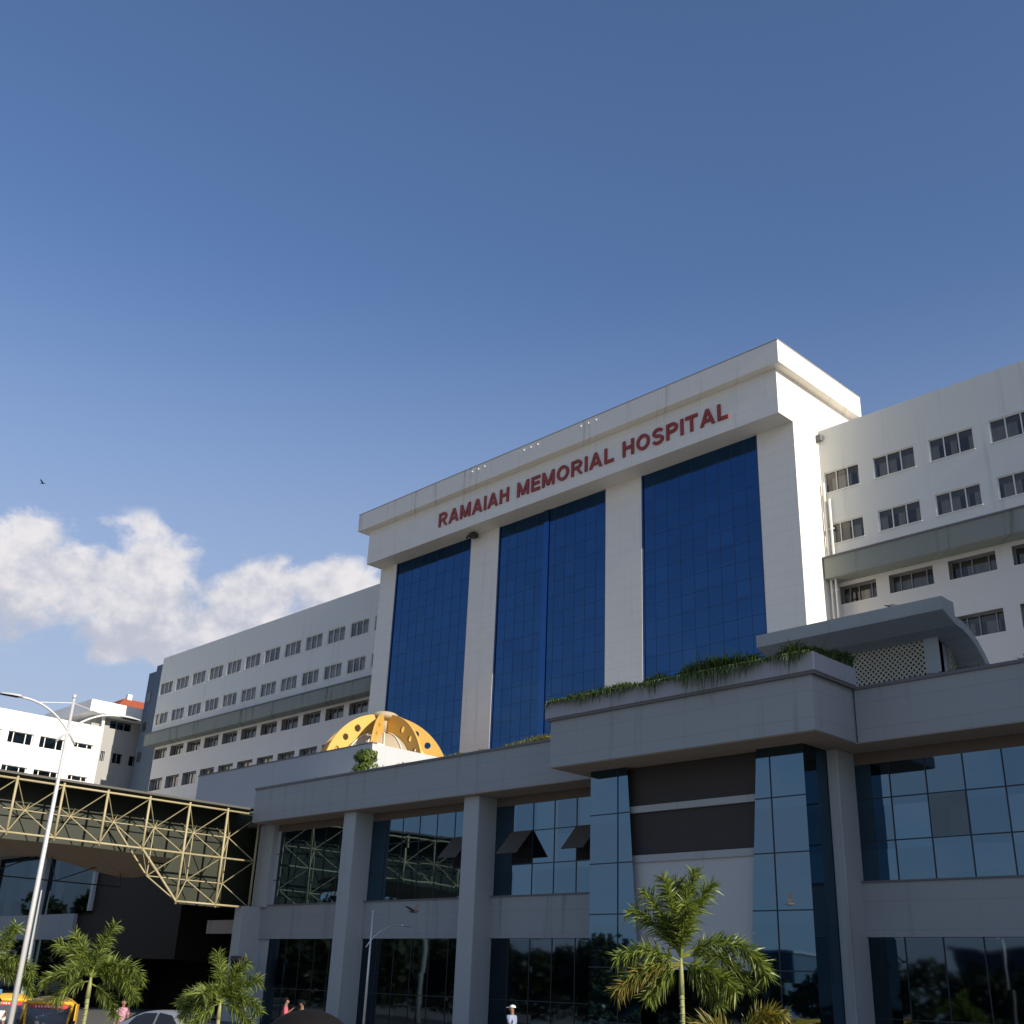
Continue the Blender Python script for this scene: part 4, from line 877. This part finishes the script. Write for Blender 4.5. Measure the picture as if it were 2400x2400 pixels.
def person(loc, rz, label, height, top, bottom, hair=True, capc=None, z0=0.0, dress=False, armup=False, fem=False, HW=.88):
    """local +X is the way the figure faces"""
    T = thing('person', (loc[0], loc[1], z0), label, 'person', None, rz); k = height / 1.75; V = []; E = []; Rr = []
    def v(x, y_, z_, r, par=None):
        V.append((x * k, y_ * k, z_ * k)); Rr.append((r[0] * k, r[1] * k) if isinstance(r, tuple) else r * k)
        if par is not None: E.append((par, len(V) - 1))
        return len(V) - 1
    sw = .17 if fem else .195
    pel = v(0, 0, .95, (.13, .10)); wa = v(0, 0, 1.12, (.12, .09), pel); ch = v(0, 0, 1.32, (.15, .105), wa); ne0 = v(0, 0, 1.45, (.075, .07), ch); ne = v(.01, 0, 1.53, .052, ne0)
    hd = v(.02, 0, 1.60, (.07, .085), ne); hd2 = v(.02, 0, 1.68, (.075, .095), hd); hd3 = v(.01, 0, 1.735, (.05, .06), hd2)
    nose = v(.115, 0, 1.625, .012, hd)
    hands = []
    for s in (-1, 1):
        sh = v(0, s * sw, 1.41, .06, ch)
        if armup and s > 0: el_ = v(.10, s * .30, 1.25, .042, sh); wr = v(.26, s * .24, 1.38, .028, el_)
        else: el_ = v(-.02, s * (sw + .05), 1.13, .042, sh); wr = v(.05, s * (sw + .07), .88, .028, el_)
        d_ = (Vector(V[wr]) - Vector(V[el_])).normalized() / k
        pm = v(V[wr][0] / k + d_.x * k * .05, V[wr][1] / k + d_.y * k * .05, V[wr][2] / k + d_.z * k * .05, (.03, .018), wr); hands.append((pm, d_ * k, s))
        hp = v(0, s * .095, .88, .085, pel); kn = v(.02, s * .10, .50, .055, hp); an = v(0, s * .10, .09, .038, kn); toe = v(.15, s * .11, .035, .033, an)
    for pm, d_, s in hands:
        b0 = Vector(V[pm]) / k
        for q, (o_, L) in enumerate(((-.024, .072), (-.008, .082), (.008, .077), (.024, .06))):
            p1 = b0 + Vector((o_, 0, 0)) + d_ * .045; a = v(p1.x, p1.y, p1.z, .009, pm); p2 = p1 + d_ * L * .55 + Vector((0, -s * .012, 0)); c = v(p2.x, p2.y, p2.z, .008, a); p3 = p2 + d_ * L * .4 + Vector((0, -s * .02, 0)); v(p3.x, p3.y, p3.z, .007, c)
        p1 = b0 + Vector((.035, 0, 0)); a = v(p1.x, p1.y, p1.z, .011, pm); p2 = p1 + d_ * .04 + Vector((.012, 0, 0)); v(p2.x, p2.y, p2.z, .009, a)
    body = skin('body', V, E, Rr, M['skin'], T)
    for s in (-1, 1):
        e = MB(); e.ball((.098 * k, s * .032 * k, 1.655 * k), .011 * k, 8, 6); e.build('eye', M['capm'], T, smooth=True)
        e = MB(); e.ball((.015 * k, s * .082 * k, 1.635 * k), .026 * k, 8, 6, 1.3, .6, .4); e.build('ear', M['skin'], T, smooth=True)
    mth = MB(); mth.box(.094 * k, .102 * k, -.022 * k, .022 * k, 1.578 * k, 1.586 * k); mth.build('mouth', M['cpink'], T)
    V = []; E = []; Rr = []
    pe = v(0, 0, .90, (.155, .12)); wa = v(0, 0, 1.12, (.142, .112), pe); ch = v(0, 0, 1.33, (.165, .122), wa); nk = v(0, 0, 1.46, (.085, .08), ch)
    for s in (-1, 1):
        sh = v(0, s * (sw + .005), 1.41, .078, ch)
        if armup and s > 0: v(.07, s * .29, 1.29, .062, sh)
        else: v(-.012, s * (sw + .04), 1.2, .064, sh)
    skin('shirt', V, E, Rr, M[top], T)
    V = []; E = []; Rr = []
    pe = v(0, 0, .97, (.145, .115))
    if dress: a = v(0, 0, .6, (.19, .17), pe); v(0, 0, .12, (.22, .2), a)
    else:
        for s in (-1, 1): hp = v(0, s * .098, .86, .105, pe); kn = v(.02, s * .10, .50, .078, hp); v(0, s * .10, .12, .066, kn)
    skin('trousers' if not dress else 'skirt', V, E, Rr, M[bottom], T)
    if hair:
        b = MB(); b.ball((-.006 * k, 0, 1.69 * k), .105 * k, 24, 14, .98, 1.02, HW)
        b.v = [(x - (.03 * k if x > .04 * k and z_ < 1.70 * k else 0), y_, z_ if z_ > 1.60 * k else 1.60 * k) for x, y_, z_ in b.v]; b.build('hair', M['hair'], T, smooth=True)
        if dress or fem: b = MB(); b.ball((-.12 * k, 0, 1.62 * k), .055 * k, 12, 8); b.build('hair_bun', M['hair'], T, smooth=True)
    if capc:
        b = MB(); b.ball((0, 0, 1.70 * k), .108 * k, 16, 8, .75, 1.05, .9); b.v = [(x, y_, max(z_, 1.69 * k)) for x, y_, z_ in b.v]; b.box(.06 * k, .20 * k, -.06 * k, .06 * k, 1.69 * k, 1.70 * k); b.build('cap', M[capc], T, smooth=False)
    return T
person((-36.9, 24.75), R(60), 'person in a pink shirt walking by the podium with an arm raised', 1.70, 'cpink', 'ctrou', z0=.13, armup=True)
person((-36.5, 25.2), R(230), 'dark haired person in a brown shirt right of the pink shirt', 1.62, 'cbrown', 'ctrou', z0=.13)
person((-29.7, 29.1), R(200), 'person in a shirt darkened blue for shade and white cap before the ground floor glass', 1.80, 'cwhite', 'ctrou', hair=False, capc='capm', z0=.13)
person((-39.2, 19.7), R(-40), 'person in red and white floral dress between the rickshaws and the car', 1.60, 'cfloral', 'cfloral', dress=True, fem=True, z0=.01)
person((-31.95, 12.55), R(-10), 'person in a white shirt at the left edge beside the lamp post', 1.68, 'cwhite2', 'ctrou')
person((-2.64, 1.85), R(125), 'person close to the camera, only the crown of black hair in view', 1.635, 'ctrou', 'ctrou', z0=.66, HW=1.3)

# ------------------------------------------------------------ birds
M['birdd'] = plain('dark feathers', (.03, .03, .035), .7); M['birdg'] = plain('grey white feathers', (.03, .03, .035), .7)
def bird(loc, label, m, rz, flap, s=1.0, perch=False):
    T = thing('bird', loc, label, 'bird', None, rz); T.scale = (s, s, s)
    b = MB(); b.tube([(-.17, 0, 0), (-.1, 0, .0), (0, 0, .01), (.1, 0, .02), (.16, 0, .045), (.2, 0, .04), (.24, 0, .03)], [.012, .035, .055, .05, .032, .022, .003], 10)
    b.add([(-.12, -.02, 0), (-.12, .02, 0), (-.27, .05, 0), (-.27, -.05, 0)], [(0, 1, 2, 3)]); b.build('body', M[m], T, smooth=True)
    for q in (-1, 1):
        b = MB(); c, t = (math.cos(R(flap[0 if q < 0 else 1])), math.sin(R(flap[0 if q < 0 else 1])))
        if perch: b.add([(.08, q * .05, .02), (-.05, q * .065, .03), (-.2, q * .04, -.01), (-.02, q * .06, -.03)], [(0, 1, 2, 3)])
        else: b.add([(.07, q * .03, .02), (-.08, q * .03, .02), (-.10, q * .2 * c, .2 * t), (.06, q * .2 * c, .2 * t), (-.10, q * .36 * c, .36 * t + .0), (.0, q * .4 * c, .4 * t), (-.14, q * .46 * c, .46 * t)], [(0, 1, 2, 3), (3, 2, 4, 5), (5, 4, 6)])
        b.build('wing', M[m], T)
    return T
bird((-.8217 * 35, .6767 * 35, .0619 * 35 + C), 'dark bird flying in front of the grey spandrel above the small lamp', 'birdd', R(20), (18, 35))
bird((-.5839 * 25, .9163 * 25, .0809 * 25 + C), 'grey and white bird flying before the blue bay glass right of the largest palm', 'birdg', R(60), (68, 5), .62)
bird((-.4569 * 47.3, 43.25, 15.82 + C + .05), 'dark crow perched on the pavilion canopy edge', 'birdd', R(60), (0, 0), 1.4, True)
bird((-.962 * 120, .324 * 120, .405 * 120 + C), 'tiny far bird high in the sky above the clouds', 'birdd', R(40), (30, 30), 1.3)

# ------------------------------------------------------------ what the glass mirrors: trees and low buildings opposite
M['trees'] = leafmat('far tree leaves', [(.015, .024, .008), (.03, .045, .014), (.05, .06, .02)], .1)
rng = random.Random(12); b = MB()
spots = [(-330 + k * 4.4 + rng.uniform(-1.5, 1.5), -62 + rng.uniform(-6, 4)) for k in range(74)] + [(-150 + rng.uniform(0, 52), rng.uniform(-2, 23)) for k in range(26)]  # second group, at left, is added to darken the podium reflections
for cx, cy in spots:
    hh = rng.uniform(12, 15) if cx < -150 else (rng.uniform(9.5, 12) if cx < -95 else rng.uniform(6.5, 9.0)); rr = rng.uniform(3.0, 4.6); hh = rng.uniform(11, 14) if cy > -10 else hh
    for q in range(420):
        v_ = Vector((rng.gauss(0, 1), rng.gauss(0, 1), rng.gauss(0, 1))).normalized() * rng.uniform(.3, 1.0) ** .5
        p = Vector((cx + v_.x * rr, cy + v_.y * rr, hh * .5 + v_.z * hh * .48)); u = Vector((rng.uniform(-1, 1), rng.uniform(-1, 1), rng.uniform(-1, 1))).normalized() * .6; w = u.cross(Vector((rng.uniform(-1, 1), rng.uniform(-1, 1), 1))).normalized() * .55
        b.add([p - u, p + w, p + u, p - w], [(0, 1, 2, 3)])
    b.tube([(cx, cy, 0), (cx, cy, hh * .6)], [.3, .15], 6)
tag(b.build('far_trees', M['trees']), 'belt of trees opposite plus left trees added to darken reflections, seen mirrored in the ground floor glass', 'trees', None, 'stuff')
hg = MB(); rng = random.Random(31)  # unseen hedge added to hide pale ground from the mirror glass
for k in range(9000):
    x = rng.uniform(-170, 30); hh = 1.7 + .5 * math.sin(x * .3) + .3 * math.sin(x * 1.1); p = Vector((x, -9 + rng.uniform(-.6, .6), rng.uniform(.1, hh))); u = Vector((rng.uniform(-1, 1), rng.uniform(-1, 1), rng.uniform(-1, 1))).normalized() * .22; w = u.cross(Vector((rng.uniform(-1, 1), rng.uniform(-1, 1), 1))).normalized() * .2
    hg.add([p - u, p + w, p + u, p - w], [(0, 1, 2, 3)])
tag(hg.build('hedge', M['trees']), 'unseen dark hedge added behind the camera to darken the low reflections in the glass', 'hedge', None, 'stuff')
for (x, y_, w, d_, h, lab, m) in ((-52, -74, 34, 12, 9.6, 'low dark building opposite mirrored in the right hand ground floor glass', 'bluegrey'), (-190, -80, 190, 10, 9.2, 'long dark building added opposite to block sky gaps behind the mirrored trees', 'bluegrey'), (-128, -96, 16, 10, 13.5, 'white block opposite mirrored beside the bay', 'whitewall')):  # the long dark one is added to fill bright gaps in the reflections
    T = thing('opposite_building', (x, y_, 0), lab, 'building'); b = MB(); b.box(-w / 2, w / 2, -d_ / 2, d_ / 2, 0, h); b.build('wall', M[m], T)
    b = MB(); b.box(-w / 2 - .4, w / 2 + .4, -d_ / 2 - .4, d_ / 2 + .4, h, h + .35); b.build('roof', M['cap'], T)
    b = MB()
    for k in range(int(w // 4)): b.box(-w / 2 + 1.2 + k * 4, -w / 2 + 3.2 + k * 4, d_ / 2 + .001, d_ / 2 + .05, h - 2.4, h - 1.1)
    b.build('window_row', M['pane'], T)
bpy.context.view_layer.update()
